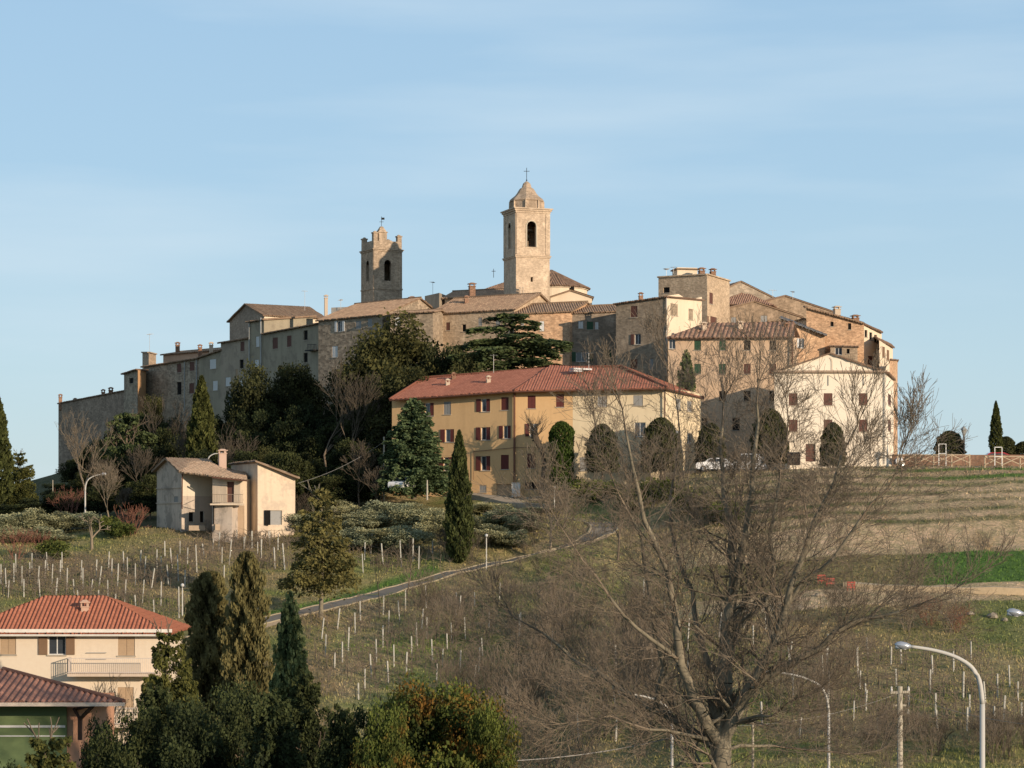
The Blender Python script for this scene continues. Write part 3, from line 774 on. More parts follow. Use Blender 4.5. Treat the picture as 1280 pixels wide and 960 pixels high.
gh('small_lit_gable', 'tiny cream gable under the crest above the lean-to brick house', (986,306), (1024,304), 5, (404,406), CREAM, 'front', T_OLD, .75, z=18)
h = gh('brick_rampart_house', 'big weathered orange brick wall house with sloping top and no windows', (1008,297.5), (1080,297.5), 9, (383,403), BR_O, None, None, 0, [(0,1062,408,4,8,'dark-void'),(0,1040,405,4,6,'dark-void')], z=8, D=(1008,305), C=(1080,305))
croof(h, [[(1006,383.5,297.1),(1081,404,297.1),(1079,402.5,303),(1004,382.3,303)]], T_OLD, .35)
h.chimney(1069,394,405,300,.8,CHB)
h = gh('annex_with_shed_roof', 'small tan annex with flat shed roof and square window under the brick wall', (1038,294), (1072,293), 3, (432,433), BR_L, 'shed', T_OLD2, .35, [(0,1048,439,9,9,'glass'),(0,1060,439,4,6,'dark-void')], z=8, D=(1038,298), C=(1072,298), over=.15)
h = gh('plastered_corner_house', 'cream plastered house with row of small dark windows under a sloping dark roof', (1077,299.5), (1102,303.5), 8, (404,416), CREAM, None, None, 0,
   [(0,1082.5,417,3.5,9,'dark-void'),(0,1088.5,420,3.5,9,'dark-void'),(0,1094.5,423,3.5,9,'dark-void'),(0,1088,450,6,10,'closed-brown')], z=4, D=(1077,307), C=(1102,311))
croof(h, [[(1077,403,299),(1104,415.5,303),(1101,412.5,309),(1073,401,305)]], T_OLD2, .4)
h = gh('narrow_end_house', 'narrow beige house with dark eave and tall shuttered windows near the right end', (1099,298), (1116,305), 8, (425,434), CREAM, None, None, 0, [(0,1104.5,440,3.5,13,'closed-wood'),(0,1110,444,3.2,13,'closed-wood')], z=2, D=(1099,305), C=(1116,312))
croof(h, [[(1097,423.5,297.3),(1118.5,434.5,304.8),(1114,430,311),(1092,419,304)]], T_OLD2, .4)
h = gh('brick_end_house', 'slim brick building at the far right end of the village behind the white house', (1112,286), (1122,292), 7, (449,450), BR_O, 'shed', T_OLD2, .2, z=0, D=(1112,294), C=(1122,300), over=.12)
h = gh('rear_lean_to', 'low cream lean-to at the right rear corner of the white gabled house', (1108,262), (1117,266), 4, (500,512), CREAM, 'shed', T_OLD2, .3, z=4)

# ---- middle of the village
h = gh('brick_row_house', 'long orange brick house with brown tiled roof right below the main bell tower', (643,286.2), (712,286.6), 9, (391.5,388.3), BR_O, 'gable', T_OLD, 1.5, [(0,677.5,407.5,5.5,12,'closed-white'),(0,653,402,4,10,'closed-grey'),(0,702,437,4,11,'dark-void'),(0,660,440,5,11,'closed-brown')], C=(752,295), D=(684,295), z=12, over=.3)
h = gh('shaded_green_shutter_house', 'grey house with green shutters in the shadow of the tall stone house', (705,287.2), (772,287.6), 7, (391,388), stone('grey_brown_rubble', (.34,.27,.20), None, .35), 'gable', T_OLD, 1.0,
   [(0,726,406,6,9,'closed-white'),(0,737.5,407,8,10,'closed-green'),(0,746,407,4,9,'closed-white'),(0,727,446,14,12,'open-green'),(0,759.5,443,10,11,'closed-green')], z=12, over=.3)
h = gh('wide_roof_house', 'tan house with broad tiled roof and lit gable left of the bell tower', (538,292), (643,286.6), 10, (391.5,385.5), BR_L, 'gable', T_OLD, 2.4, [(0,580,410,5,9,'dark-void'),(0,622,401,6,11,'closed-grey'),(0,600,402,5,10,'closed-grey'),(0,560,408,5,10,'closed-brown')], C=(703,298), D=(600,303), z=12, over=.3)
h.chimney(590,354,368,297,.75,CHB); h.chimney(583,370,382,294,.5,CHB)
h = gh('low_lit_roof_house', 'low house with brown roof between the wide roof and the church', (556,312), (640,309), 8, (372,368), BR_L, 'gable', T_OLD, 1.2, z=18)
h = gh('blue_grey_stub_house', 'small shaded blue-grey stub with white lit end on the skyline left of the wide roof', (531,316), (549,311), 4, (370,366), GREY_P, 'flat', GREY_P, 0, C=(559,315), D=(541,320), z=20, over=0)
h = gh('white_window_cottage', 'low stone cottage with white window and tiled roof next to the holm oak crown', (488,288.5), (541,287), 6, (392,389), BR, 'gable', T_OLD, .45, [(0,497,402,6,11,'closed-white')], z=12)
h = gh('dark_stone_house', 'large dark rubble house with white shutters and lit end gable', (398,297), (478,290), 10, (400,392.5), stone('dark_rubble', (.40,.31,.22), (.29,.235,.17), .42, .5), 'gable', T_OLD, 2.9,
   [(0,425,408,6,13,'open-white'),(0,418.5,439.6,7,14,'closed-white'),(0,448,406,7,10,'closed-grey'),(0,462,403.5,6,10,'closed-grey'),(0,447,440,8,6,'dark-void')], C=(568,308), D=(490,315), z=4, over=.3)
h.chimney(515,371,380,303,.7,CHB)
h = gh('green_plaster_house', 'long greenish plastered house with two maroon shutters and small dark balcony', (330,308), (398,297.6), 8, (417,404), GREEN_P, 'gable', T_OLD, .25,
   [(0,344,429,6.5,14,'closed-brown'),(0,361.5,426.5,5.5,14,'closed-brown'),(0,382,419,5,12,'dark-void'),(0,382,447,5,12,'dark-void'),(0,350,462,5,10,'dark-void')], z=2)
m = M(); m.box(P(390,438,298), (1.8,1.0,.12), -.85)
for i in range(7): m.bar(P(384.5+i*1.8,437.5,298.2-i*.25), P(384.5+i*1.8,430.5,298.2-i*.25), .04)
m.bar(P(384.5,430.5,298.2), P(395.5,430.5,296.7), .06); m.build('balcony', plain('dark_iron', (.03,.03,.03), .6, .5), h.root)
h = gh('big_gable_house', 'tall plain gable house with long brown roof and cream sunlit side on the left skyline', (287,331), (330,321), 8, (401,393), stone('dusky_rubble', (.38,.30,.225), None, .35, .25), 'front', T_OLD, 2.0,
   [(1,352,403,5,9,'closed-grey'),(1,368,401,5,9,'dark-void'),(1,385,399,4,8,'closed-white')], C=(405,326), D=(364,337), z=8)
h.root['label'] = 'tall plain gable house with long brown roof and cream sunlit side on the left skyline'
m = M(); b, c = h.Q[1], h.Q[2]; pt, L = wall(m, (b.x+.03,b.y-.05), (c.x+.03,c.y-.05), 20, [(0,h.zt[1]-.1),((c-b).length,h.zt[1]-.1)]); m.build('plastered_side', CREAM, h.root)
h = gh('narrow_downpipe_house', 'narrow green-grey house with two pale shutters between drainpipes', (311,311), (330,308.3), 8, (402,399), GREEN_P, 'shed', T_OLD, .9, [(0,322,427,4.5,13,'closed-white'),(0,321,456,5,13,'closed-white')], z=2)
h.strip(311.5,404,311.5,470,310.6,310.6,.07,PIPE_G); h.strip(326,397,326,470,308.4,308.4,.1,PIPE_G)
h = gh('brown_shutter_house', 'shaded house with uneven small windows left of the drainpipes', (276,317), (311,311.6), 8, (428,422), GREY_P, 'gable', T_OLD, .7,
   [(0,303,433,5,12,'closed-brown'),(0,302,455,5,11,'dark-void'),(0,285,477,6.5,11,'closed-white'),(0,296,467,3,11,'closed-tan'),(0,302,480,4,9,'closed-white'),(0,286,500,7,16,'door-grey')], z=0)
h = gh('twin_white_window_house', 'shaded house with paired white shutters one above the other', (249,322), (276,317.2), 8, (447,437), GREEN_P, 'gable', T_OLD, .6, [(0,266,455,8,12,'closed-white'),(0,269,482,6,12,'closed-white')], z=0)
h.chimney(264,428,438,322,.5,CHC); h.chimney(250,431,443,325,.5,CHB)
h = gh('stone_house_four_windows', 'rubble stone house with four dark windows in two rows on the left slope', (180,333), (249,322.3), 9, (458,447), GREYS, 'gable', T_OLD, .7,
   [(0,224,460,5.5,11,'closed-brown'),(0,240,458,6,11,'closed-brown'),(0,224,485.5,5.5,16,'dark-void'),(0,239.5,485.5,6,13,'closed-brown')], z=0)
h.strip(230.5,452,230.5,520,325,325,.07,PIPE_G); h.strip(245.5,449,245.5,520,322.6,322.6,.07,PIPE_G)
h = gh('sunlit_back_house', 'low pinkish sunlit wall and roof rising behind the four-window stone house', (204,344), (272,340), 8, (443,437), plaster('pinkish_render', (.55,.36,.24), .15, .3), 'gable', T_OLD, .6, z=8)
h.chimney(222,428,440,344,.6,CHB); h.root['label'] = 'low pinkish sunlit wall and roof rising behind the four-window stone house'
h = gh('white_capped_turret', 'small square turret with white cap on the left skyline', (178,339), (186,334), 3, (441,441), TOW2, 'flat', plain('white_cap', (.75,.72,.66)), 0, C=(195,337.5), D=(187,342), z=8, over=.1)
h = gh('orange_side_house', 'narrow shaded house with bright orange sunlit side', (155,332), (172,327), 5, (467,461.5), GREYS, 'shed', T_OLD2, .15, [(0,164,476,5,7,'dark-void')], C=(182,331), D=(165,336), z=0)
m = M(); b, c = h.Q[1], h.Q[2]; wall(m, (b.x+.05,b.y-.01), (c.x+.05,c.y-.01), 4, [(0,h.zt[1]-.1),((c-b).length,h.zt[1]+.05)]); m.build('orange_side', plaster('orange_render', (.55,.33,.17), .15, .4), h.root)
h = gh('windowless_end_block', 'long windowless dark stone block at the left end of the village', (73,346), (155,332.2), 9, (504,488), stone('dusky_rubble2', (.36,.28,.21), None, .38, .35), 'gable', T_OLD2, .4, z=-4, over=.15)
h.chimney(75.5,493,506,345.5,.5,CHB); h.chimney(129,487,495,338,.5,CHB); h.chimney(138.5,484.5,493,336.5,.6,CHB)
h.chimney(94,498,504,343,.5,CHB)
h = gh('tall_chimney_terrace', 'pale roof terrace wall with white parapet behind the dark stone house roof', (414,309), (449,307), 3, (384.5,383), plaster('pale_terrace', (.5,.45,.38)), 'flat', CREAM, 0, z=20, over=0)
h.chimney(407.5,369,396,306,.42,CHC)
h = gh('white_parapet_house', 'small bright white parapet and dark roof edge below the ruined bell tower', (447,313), (470,311), 3, (383,381), WHITE, 'shed', T_OLD2, .3, z=20)

# ---- church: nave, round apse, bell towers
h = H('church', 'church body with dark hipped nave roof and round cream apse with brown roof', 670, 315, 18, cat='church')
h.block((604,322), (690,318), 14, (362,361), stone('dusky_rubble', (.38,.30,.225), None, .35, .25), 'hip', T_OLD2, rise=2.6, over=.3, z0=18)
m = M(); c0 = Vector((GX(689,318), 318, 18)); zt = GZ(357.5,315)-18; m.lathe(c0, [(4.95,0),(4.95,zt)], 28); m.lathe(c0, [(5.1,zt-.35),(5.2,zt-.05),(4.95,zt)], 28); m.build('apse_wall', CREAM, h.root)
m = M(); zr = GZ(337.5,318)-18
for k in range(16):
    a0, a1 = 2*math.pi*k/16, 2*math.pi*(k+1)/16
    roofp(m, [c0+Vector((5.4*math.cos(a0),5.4*math.sin(a0),zt-.1)), c0+Vector((5.4*math.cos(a1),5.4*math.sin(a1),zt-.1)), c0+Vector((0,0,zr))], .35)
m.build('apse_roof', T_OLD2, h.root)
m = M(); m.box(P(715,361.5,313.9), (.6,.6,.8)); m.build('apse_window', plain('dark_opening', SH['void'], 1), h.root)
h.block((688,309), (740,309), 5, (371,371), CREAM, 'front', T_OLD, rise=.9, z0=18, over=.2)
m = M(); m.bar(P(617,347,324), P(617,336,324), .07); m.bar(P(614.5,339,324), P(619.5,339,324), .07); m.build('roof_cross', plain('dark_iron', (.03,.03,.03), .6, .5), h.root)

def tower_walls(h, near, w, th, levels, mat, opens, name='wall', dep=.45):
    """square tower: near corner, side w, rotation th; opens: list (side, u_center, width, zlo, zhi, arched)"""
    N0 = Vector((near[0], near[1], 0)); e = Vector((math.cos(th), math.sin(th), 0)); n = Vector((-math.sin(th), math.cos(th), 0))
    Q = [N0, N0+e*w, N0+e*w+n*w, N0+n*w]; m = M(); pts = []
    for i in range(4):
        hs = []
        for sd, uc, ww, lo, hi, arc in opens:
            if sd != i: continue
            if arc:
                r = ww/2; spring = hi-r; hs.append((uc-r, uc+r, lo, spring)); K = 5
                for k in range(K):
                    za, zb = spring+r*k/K, spring+r*(k+1)/K; hw = r*math.sqrt(max(0, 1-((k+.5)/K)**2)); hs.append((uc-hw, uc+hw, za, zb))
            else: hs.append((uc-ww/2, uc+ww/2, lo, hi))
        pt, L = wall(m, Q[i], Q[(i+1)%4], levels[0], [(0,levels[1]),(w,levels[1])], hs, dep); pts.append(pt)
    m.build(name, mat, h.root); return Q, e, n, pts
def ring(m, c, w, th, z, hgt, out):
    m.box((c.x, c.y, z), (w+2*out, w+2*out, hgt), th)
# main campanile
Yn = 302.0; th = math.radians(20); w = 4.7
h = H('main_bell_tower', 'tall pale brick bell tower with bell-shaped cap, cross and arched belfry', 658, Yn+3, 18, cat='bell tower')
z = lambda p: GZ(p, Yn+1.5)
Q, e, n, pts = tower_walls(h, (GX(645,Yn), Yn), w, th, (18, z(263)), TOW, [(0,2.15,1.25,z(309.5),z(277.5),True),(3,2.35,1.15,z(310),z(277.5),True),(1,2.3,1.2,z(310),z(278),True),(2,2.3,1.2,z(310),z(278),True),(0,2.2,.3,z(353),z(347),False)])
c = (Q[0]+Q[2])/2
m = M(); ring(m, c, w, th, z(322), .22, .1); ring(m, c, w, th, z(320.6), .12, .18); m.build('string_course', TOW, h.root)
m = M(); ring(m, c, w, th, z(266), .25, .08); ring(m, c, w, th, z(263.6), .25, .22); ring(m, c, w, th, z(261.8), .16, .36); m.build('cornice', TOW, h.root)
m = M(); ring(m, c, w, th, z(318)-.15, .1, -.3); m.build('belfry_floor', plain('dark_boards', (.04,.03,.025)), h.root)
for i, pt in enumerate(pts):   # pilaster strips and opening surrounds
    for u in (.32, w-.32):
        m = M()
        for f in ((u-.28,u+.28,z(319),z(268)),): m.poly([pt(f[0],f[2],-.07),pt(f[1],f[2],-.07),pt(f[1],f[3],-.07),pt(f[0],f[3],-.07)]); m.poly([pt(f[1],f[2],-.07),pt(f[1],f[2],0),pt(f[1],f[3],0),pt(f[1],f[3],-.07)]); m.poly([pt(f[0],f[2],0),pt(f[0],f[2],-.07),pt(f[0],f[3],-.07),pt(f[0],f[3],0)])
        m.build('pilaster', TOW, h.root)
m = M()
for i, uc, r in ((0,2.15,.7),(3,2.35,.65)):
    pt = pts[i]; zs = z(277.5)-.62; path = [Vector(pt(uc-r, z(309.5), -.04)), Vector(pt(uc-r, zs, -.04))]+[Vector(pt(uc-r*math.cos(t), zs+r*math.sin(t), -.04)) for t in [k*math.pi/8 for k in range(1,8)]]+[Vector(pt(uc+r, zs, -.04)), Vector(pt(uc+r, z(309.5), -.04))]
    m.tube(path, .09, 5)
m.build('arch_surround', plaster('pale_stone_trim', (.6,.52,.4)), h.root)
m = M(); m.lathe((c.x, c.y, z(299)), [(.55,0),(.5,.12),(.38,.3),(.32,.7),(.22,.95),(.05,1.0)], 16)
m.bar(Vector((c.x,c.y,z(288)))-e*2.2, Vector((c.x,c.y,z(288)))+e*2.2, .14); m.build('bell', plain('bronze', (.2,.15,.08), .4, .8), h.root)
m = M(); m.box((c.x,c.y,z(285.5)), (1.4,.2,.25), th); m.build('bell_yoke', plain('bleached_wood', (.5,.45,.38)), h.root)
pr = [(1.98,0),(2.0,.1),(1.98,1.25),(2.1,1.35),(2.08,1.5),(1.95,1.72),(1.72,1.95),(1.42,2.25),(1.2,2.6),(1.02,3.0),(.86,3.3),(.76,3.42),(.6,3.5),(.52,3.85),(.44,4.15),(.3,4.3),(.12,4.48),(.02,4.5)]
kz = (z(224.5)-z(261))/4.5
m = M(); m.lathe((c.x,c.y,z(261)), [(r*1.08, q*kz) for r, q in pr], 8, th+math.pi/8); m.build('cap', stone('cap_brick', (.50,.38,.27), None, .28, .25, .5), h.root)
m = M()
for k in range(8):
    a = th+math.pi/8+math.pi*k/4; m.box((c.x+math.cos(a)*2.2, c.y+math.sin(a)*2.2, z(261)+.55), (.3,.2,1.1), a, .8)
m.build('cap_buttress', TOW, h.root)
m = M(); b = Vector((c.x,c.y,z(224.5))); t = Vector((c.x,c.y,z(207.5))); m.tube([b,t], .035, 6); m.bar(t+Vector((-.38,0,-.45)), t+Vector((.38,0,-.45)), .06); m.lathe(b+Vector((0,0,.15)), [(.0,-.12),(.12,0),(.0,.12)], 8); m.build('cross', plain('dark_iron', (.03,.03,.03), .6, .5), h.root)
for px in (650.5, 653.8): h.chimney(px, 359, 366, 301.4, .18, CHC)

# second, crenellated tower
Yn = 322.5; th = math.radians(27); w = 4.3
h = H('ruined_bell_tower', 'shorter dark brick bell tower with corner stubs, pointed turret and weather vane', 476, Yn+3, 18, cat='bell tower')
z = lambda p: GZ(p, Yn+1.5)
Q, e, n, pts = tower_walls(h, (GX(467,Yn), Yn), w, th, (18, z(302)), TOW2, [(0,2.15,1.05,z(351.5),z(325.5),True),(3,2.15,1.0,z(351),z(325.5),True),(1,2.15,1.05,z(351),z(326),True),(2,2.15,1.05,z(351),z(326),True)])
c = (Q[0]+Q[2])/2
m = M(); ring(m, c, w, th, z(361.5), .2, .1); m.build('string_course', TOW2, h.root)
m = M(); ring(m, c, w, th, z(314), .2, .12); ring(m, c, w, th, z(312.5), .14, .24); m.build('cornice', TOW2, h.root)
m = M(); ring(m, c, w, th, z(357), .1, -.3); ring(m, c, w, th, z(318), .1, -.3); m.build('belfry_floor', plain('dark_boards', (.04,.03,.025)), h.root)
for i, pt in enumerate(pts):
    for u in (.3, w-.3):
        m = M(); m.poly([pt(u-.27,20,-.06),pt(u+.27,20,-.06),pt(u+.27,z(315),-.06),pt(u-.27,z(315),-.06)]); m.poly([pt(u+.27,20,-.06),pt(u+.27,20,0),pt(u+.27,z(315),0),pt(u+.27,z(315),-.06)]); m.poly([pt(u-.27,20,0),pt(u-.27,20,-.06),pt(u-.27,z(315),-.06),pt(u-.27,z(315),0)])
        m.build('pilaster', TOW2, h.root)
for q, top in ((Q[3], 297.5), (Q[1], 296), (Q[2], 298), (Q[0], 293)):
    d = (c-q).normalized()*.45; m = M(); zz = z(top); m.box((q.x+d.x,q.y+d.y,(z(303)+zz)/2), (.62,.62,zz-z(303)), th); m.box((q.x+d.x,q.y+d.y,zz+.08), (.78,.78,.16), th); m.box((q.x+d.x,q.y+d.y,zz+.25), (.5,.5,.2), th, .4); m.build('corner_stub', TOW2, h.root)
q = Q[0]+e*1.45+n*.6; m = M(); m.box((q.x,q.y,(z(303)+z(291.5))/2), (1.25,1.0,z(291.5)-z(303)), th); m.box((q.x,q.y,z(291.5)+.06), (1.45,1.2,.12), th); m.box((q.x,q.y,z(291.5)+.5), (1.2,1.0,.76), th, .3); m.build('turret', TOW2, h.root)
m = M(); b = Vector((q.x,q.y,z(285))); t = Vector((q.x,q.y,z(271))); m.tube([b,t], .03, 6); m.box(t+Vector((.22,0,-.3)), (.42,.03,.3)); m.bar(t+Vector((-.3,0,-.75)), t+Vector((.3,0,-.75)), .05); m.build('weather_vane', plain('dark_iron', (.03,.03,.03), .6, .5), h.root)

# ---- derelict farmhouse
h = H('derelict_farmhouse', 'abandoned stained farmhouse with mismatched roofs, chimney and balcony above the vineyard', 280, 236, -2.2)
h.block((196,241), (227,234.5), 6, (587,587), RUINP, 'front', T_RUIN, C=(270,237.5), D=(242,244), rise=1.2, over=.45, wins=[(0,220,624,5.5,7,'closed-grey'),(1,239,646,6,12,'dark-void'),(1,252.5,646,5,14,'dark-void')])
m = M(); b, c = h.Q[1], h.Q[2]; wall(m, (b.x,b.y-.02), (b.x+(c.x-b.x)*.99,b.y-.02+(c.y-b.y)*.99), GZ(620,235), [(0,h.zt[1]-.1),((c-b).length*.99,h.zt[1]-.1)]); m.build('pale_upper_wall', plaster('bleached_render', (.62,.55,.43), .12, .4), h.root)
h.strip(228,587,227.5,636,234.3,234.3,.06,PIPE)
h.block((265,231.5), (290,231), 5, (629.5,629.5), RUINP, 'flat', RUINP, over=0)
h.block((265.5,233.5), (300,232.6), 5, (598.5,598.5), RUINC, None, None, wins=[(0,288,615,9,26,'door-brown')])
croof(h, [[(223,589.5,233.8),(309,600,231.5),(262,577.5,238.5),(209,573,238.5)], [(266,596,232.4),(309,600,231.5),(308,592,237),(262,577.5,238.5)]], T_RUIN, .3)
m = M(); m.bar(P(265,596.5,232), P(309,601,231.2), .1, .14); m.build('gutter', PIPE, h.root)
m = M(); m.box(P(284,630.5,231.2), (3.2,1.6,.16)); m.build('balcony_slab', RUINC, h.root)
m = M()
for i in range(18): m.bar(P(266+i*2.15,629,230.6), P(266+i*2.15,618,230.6), .025)
m.bar(P(265.5,618,230.6), P(303.5,618,230.6), .05, .05); m.bar(P(265.5,628,230.6), P(303.5,628,230.6), .03, .03)
m.bar(P(265.5,618,230.6), P(265.5,616.5,233.4), .04); m.build('balcony_railing', plain('rusty_iron', (.25,.2,.15), .7, .3), h.root)
h.block((285,232.6), (304,232.6), 4, (632,632), plaster('orange_stained', (.45,.33,.22), .2, .5), None, None)
h.block((322,233), (369,235.5), 8, (577,596), RUINC, None, None, D=(289,241.5), C=(340,244), wins=[(0,341.5,647,22,18,'door-grey'),(3,310,600,6,8,'closed-grey')])
croof(h, [[(319.5,575.5,232.3),(285,579,242),(339,601,245.5),(375,597,234.8)]], T_RUIN, .3)
h.chimney(278,562,580,238,.75,plaster('pink_chimney', (.5,.36,.28)))
m = M(); m.tube([P(354,597,235), P(354,640,235)], .05, 6); m.bar(P(350,606,234.9), P(358,606,234.9), .06); m.bar(P(351,612,234.9), P(357,612,234.9), .06); m.build('roof_pole', plain('aerial_metal', (.3,.3,.3), .5, .6), h.root)

m = M(); a_, b_ = Vector((GX(196,241),241,0)), Vector((GX(227,234.5),234.5,0)); o_ = Vector((-.05,-.03,0))
for py_ in (609.5, 628.5): zz = GZ(py_, 236); m.bar(a_+o_+Vector((0,0,zz)), b_+o_+Vector((0,0,zz)), .06, .12)
m.build('string_course', RUINP, h.root)
m = M(); m.bar(P(267,629,231.35), P(267,655,231.35), .1, .1); m.box(P(334.5,647,233.35), (.55,.2,1.5)); m.build('dark_gap', plain('dark_opening', SH['void'], 1), h.root)
m = M(); m.box(P(246,660,233.2), (1.6,.5,.5), .2); m.box(P(271,659,230.6), (.5,.4,.6), .5); m.build('rubble', plain('rubble_blocks', (.4,.31,.22), .95), h.root)

# ---- near house with orange roof
h = H('cream_house', 'cream two-storey house with orange hipped roof, white eaves and long balcony', 80, 152, -15)
h.block((-48,150), (203,150), 9, (786.5,786.5), HWHITE, 'hip', T_ORANGE, rise=2.0, over=.6, pitch=.27, gutter=plain('white_gutter', (.7,.66,.58), .5), wins=[
 (0,71,806.5,22,24,'open-umber'),(0,158,807,21,25,'closed-tan'),(0,157,872,20,26,'closed-tan'),(0,71,872,22,24,'closed-tan'),(0,10,806,20,24,'closed-tan')])
m = M(); m.bar(P(-60,788.5,149.45), P(215,788.5,149.45), .06, .22); m.build('fascia', plain('white_gutter', (.7,.66,.58), .5), h.root)
h.chimney(106,751,770,152.6,.5,plaster('chimney_tan', (.45,.3,.22)))
def balcony(h, x0, x1, ptop, pslab, Y0, Y1):
    m = M(); a = P(x0,pslab+2,Y1); b = P(x1,pslab+2,Y1); m.box(((a.x+b.x)/2,(Y0+Y1)/2,a.z), (b.x-a.x,Y0-Y1,.18)); m.build('balcony_slab', plaster('slab_render', (.55,.44,.34)), h.root)
    m = M(); k = int((b.x-a.x)/.13)
    for i in range(k+1):
        x = a.x+(b.x-a.x)*i/k; m.bar((x,Y1+.05,GZ(pslab,Y1)), (x,Y1+.05,GZ(ptop,Y1)), .022)
    for i in range(9): y = Y1+.05+(Y0-Y1)*i/9; m.bar((a.x,y,GZ(pslab,Y1)), (a.x,y,GZ(ptop,Y1)), .022)
    for zz in (ptop, pslab-1.5): m.bar((a.x,Y1+.05,GZ(zz,Y1)), (b.x,Y1+.05,GZ(zz,Y1)), .045); m.bar((a.x,Y1+.05,GZ(zz,Y1)), (a.x,Y0,GZ(zz,Y1)), .045)
    m.build('balcony_railing', plain('railing_paint', (.55,.48,.42), .5), h.root)
balcony(h, 84, 196, 823, 842, 149.98, 148.6); balcony(h, 84, 196, 885, 906, 149.98, 148.6)
m = M(); m.bar(P(108,816,149.9), P(133,816,149.9), .04); m.bar(P(108,824,149.9), P(133,824,149.9), .03); m.build('drying_rack', PIPE_G, h.root)

# ---- nearest house with green wall
h = H('green_front_house', 'nearest low house with green shutter front, terracotta corner and weathered red roof', 20, 103, -14.5)
h.block((-150,102), (99,102), 9, (884,884), plaster('terracotta_render', (.55,.3,.19)), None, None)
croof(h, [[(-170,878,100),(155,878,100),(4,837,105),(-170,837,105)], [(155,878,100),(150,876,111),(4,837,105)]], T_PINK, .29, th=.1)
m = M(); m.bar(P(-170,880.5,99.95), P(156,880.5,99.95), .05, .16); m.build('fascia', plain('cream_board', (.62,.52,.42), .6), h.root)
m = M(); m.tube([P(4,836,105), P(155,876.5,100)], .11, 8); m.build('ridge_cap', T_PINK, h.root)
m = M(); m.box((GX(-34,101.8), 101.93, -9.2), (8.2,.1,2.75)); m.build('green_panel', plain('green_panel', (.15,.205,.09), .6, 0, .12, 1), h.root)
m = M(); m.bar(P(-150,908,101.8), P(81.5,908,101.8), .05, .1); m.bar(P(-150,920,101.85), P(81.5,920,101.85), .03, .05); m.build('white_rail', plain('white_rail', (.75,.75,.72), .5), h.root)
m = M(); m.bar(P(100,925,101.4), P(100,897,101.4), .17); m.bar(P(100,899,101.4), P(92,885,101.4), .12); m.bar(P(100,899,101.4), P(116,882.5,100.5), .12); m.bar(P(116,881,100.6), P(97,886,102), .12); m.build('timber_bracket', plain('dark_timber', (.07,.04,.03), .7), h.root)

for i, (px, a, b, Y, lab) in enumerate(((381,363,388,322,'tv antenna on the long brown roof of the big gable house'),(541,352,372,314,'tv antenna beside the blue-grey stub house'),(187,417,441,336,'tall thin antenna on the white capped turret'),
   (617,443,466,257,'antenna on the middle of the long red roof'),(736,440,462,253,'tall antenna beside the skylight on the red roof'),(426,374,386,308,'short antenna on the pale roof terrace'),(842,333,342,300,'small antenna on the square tower house'),
   (966,362,372,330,'antenna above the crest houses on the right'),(991,364,374,324,'antenna on the dark gable roof at the crest'))): antenna(px, a, b, Y, i, lab)
# ------------------------------------------------------------------ vegetation kit
def quads(cen, size, elong, tone, rs, name, mat, axis=None, flat=0):
    """rhombic leaves / sprays; axis (n,3) gives preferred long direction"""
    n = len(cen); u = rs.randn(n, 3)
    if axis is not None: u = axis+.55*u
    if flat: u[:, 2] *= flat
    u /= np.linalg.norm(u, axis=1)[:, None]+1e-9
    v = np.cross(u, rs.randn(n, 3)); v /= np.linalg.norm(v, axis=1)[:, None]+1e-9
    s = (size*(.6+.8*rs.rand(n)))[:, None]
    V = np.stack([cen-u*s*elong, cen-v*s, cen+u*s*elong, cen+v*s], 1).reshape(-1, 3)
    return np_mesh(name, V, np.arange(4*n).reshape(n, 4), tone, mat)
def sph(rs, n):
    d = rs.randn(n, 3); return d/(np.linalg.norm(d, axis=1)[:, None]+1e-9)
def crown_round(seed, H, R, bot, nc, nl, leaf, mat, rc=.3, gap=.0, name='crown'):
    rs = np.random.RandomState(seed); zc = (H+bot)/2; hz = (H-bot)/2
    cc = sph(rs, nc)*(rs.rand(nc, 1)**.45); cc[:, 2] = np.where(cc[:, 2] < -.5, cc[:, 2]*.8, cc[:, 2])
    rad = R*rc*(.55+.75*rs.rand(nc)); sc = np.array([R-R*rc*.6, R-R*rc*.6, hz-R*rc*.5]); C = cc*sc+np.array([0, 0, zc])
    k = rs.choice(nc, nl, p=rad**2/np.sum(rad**2)); d = sph(rs, nl); rr = rad[k]*(.45+.6*rs.rand(nl)**.6)
    p = C[k]+d*rr[:, None]*np.array([1.1, 1.1, .85]); p += rs.randn(nl, 3)*.04*R
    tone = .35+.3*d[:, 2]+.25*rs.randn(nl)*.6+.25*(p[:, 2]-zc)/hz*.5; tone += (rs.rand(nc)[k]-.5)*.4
    return quads(p, leaf, 1.5, np.clip(tone, 0, 1), rs, name, mat)
def crown_spire(seed, H, R, nl, leaf, mat, prof, lump=.12, name='crown', vert=1.0):
    rs = np.random.RandomState(seed); t = rs.rand(nl)**.9; a = rs.rand(nl)*6.283
    r = R*np.array([prof(x) for x in t])
    l = 1+lump*np.sin(a*3+t*19+seed)+lump*np.sin(a*5-t*31)+lump*.8*np.sin(a*9+t*57)
    q = 1-.35*rs.rand(nl)**2; r = r*l*q
    p = np.stack([r*np.cos(a), r*np.sin(a), .01*H+t*H*.985], 1)
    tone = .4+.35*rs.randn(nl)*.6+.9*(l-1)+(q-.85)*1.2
    ax = np.stack([np.cos(a)*.5, np.sin(a)*.5, np.full(nl, 1.4*vert)], 1)
    return quads(p, leaf, 1.9, np.clip(tone, 0, 1), rs, name, mat, ax)
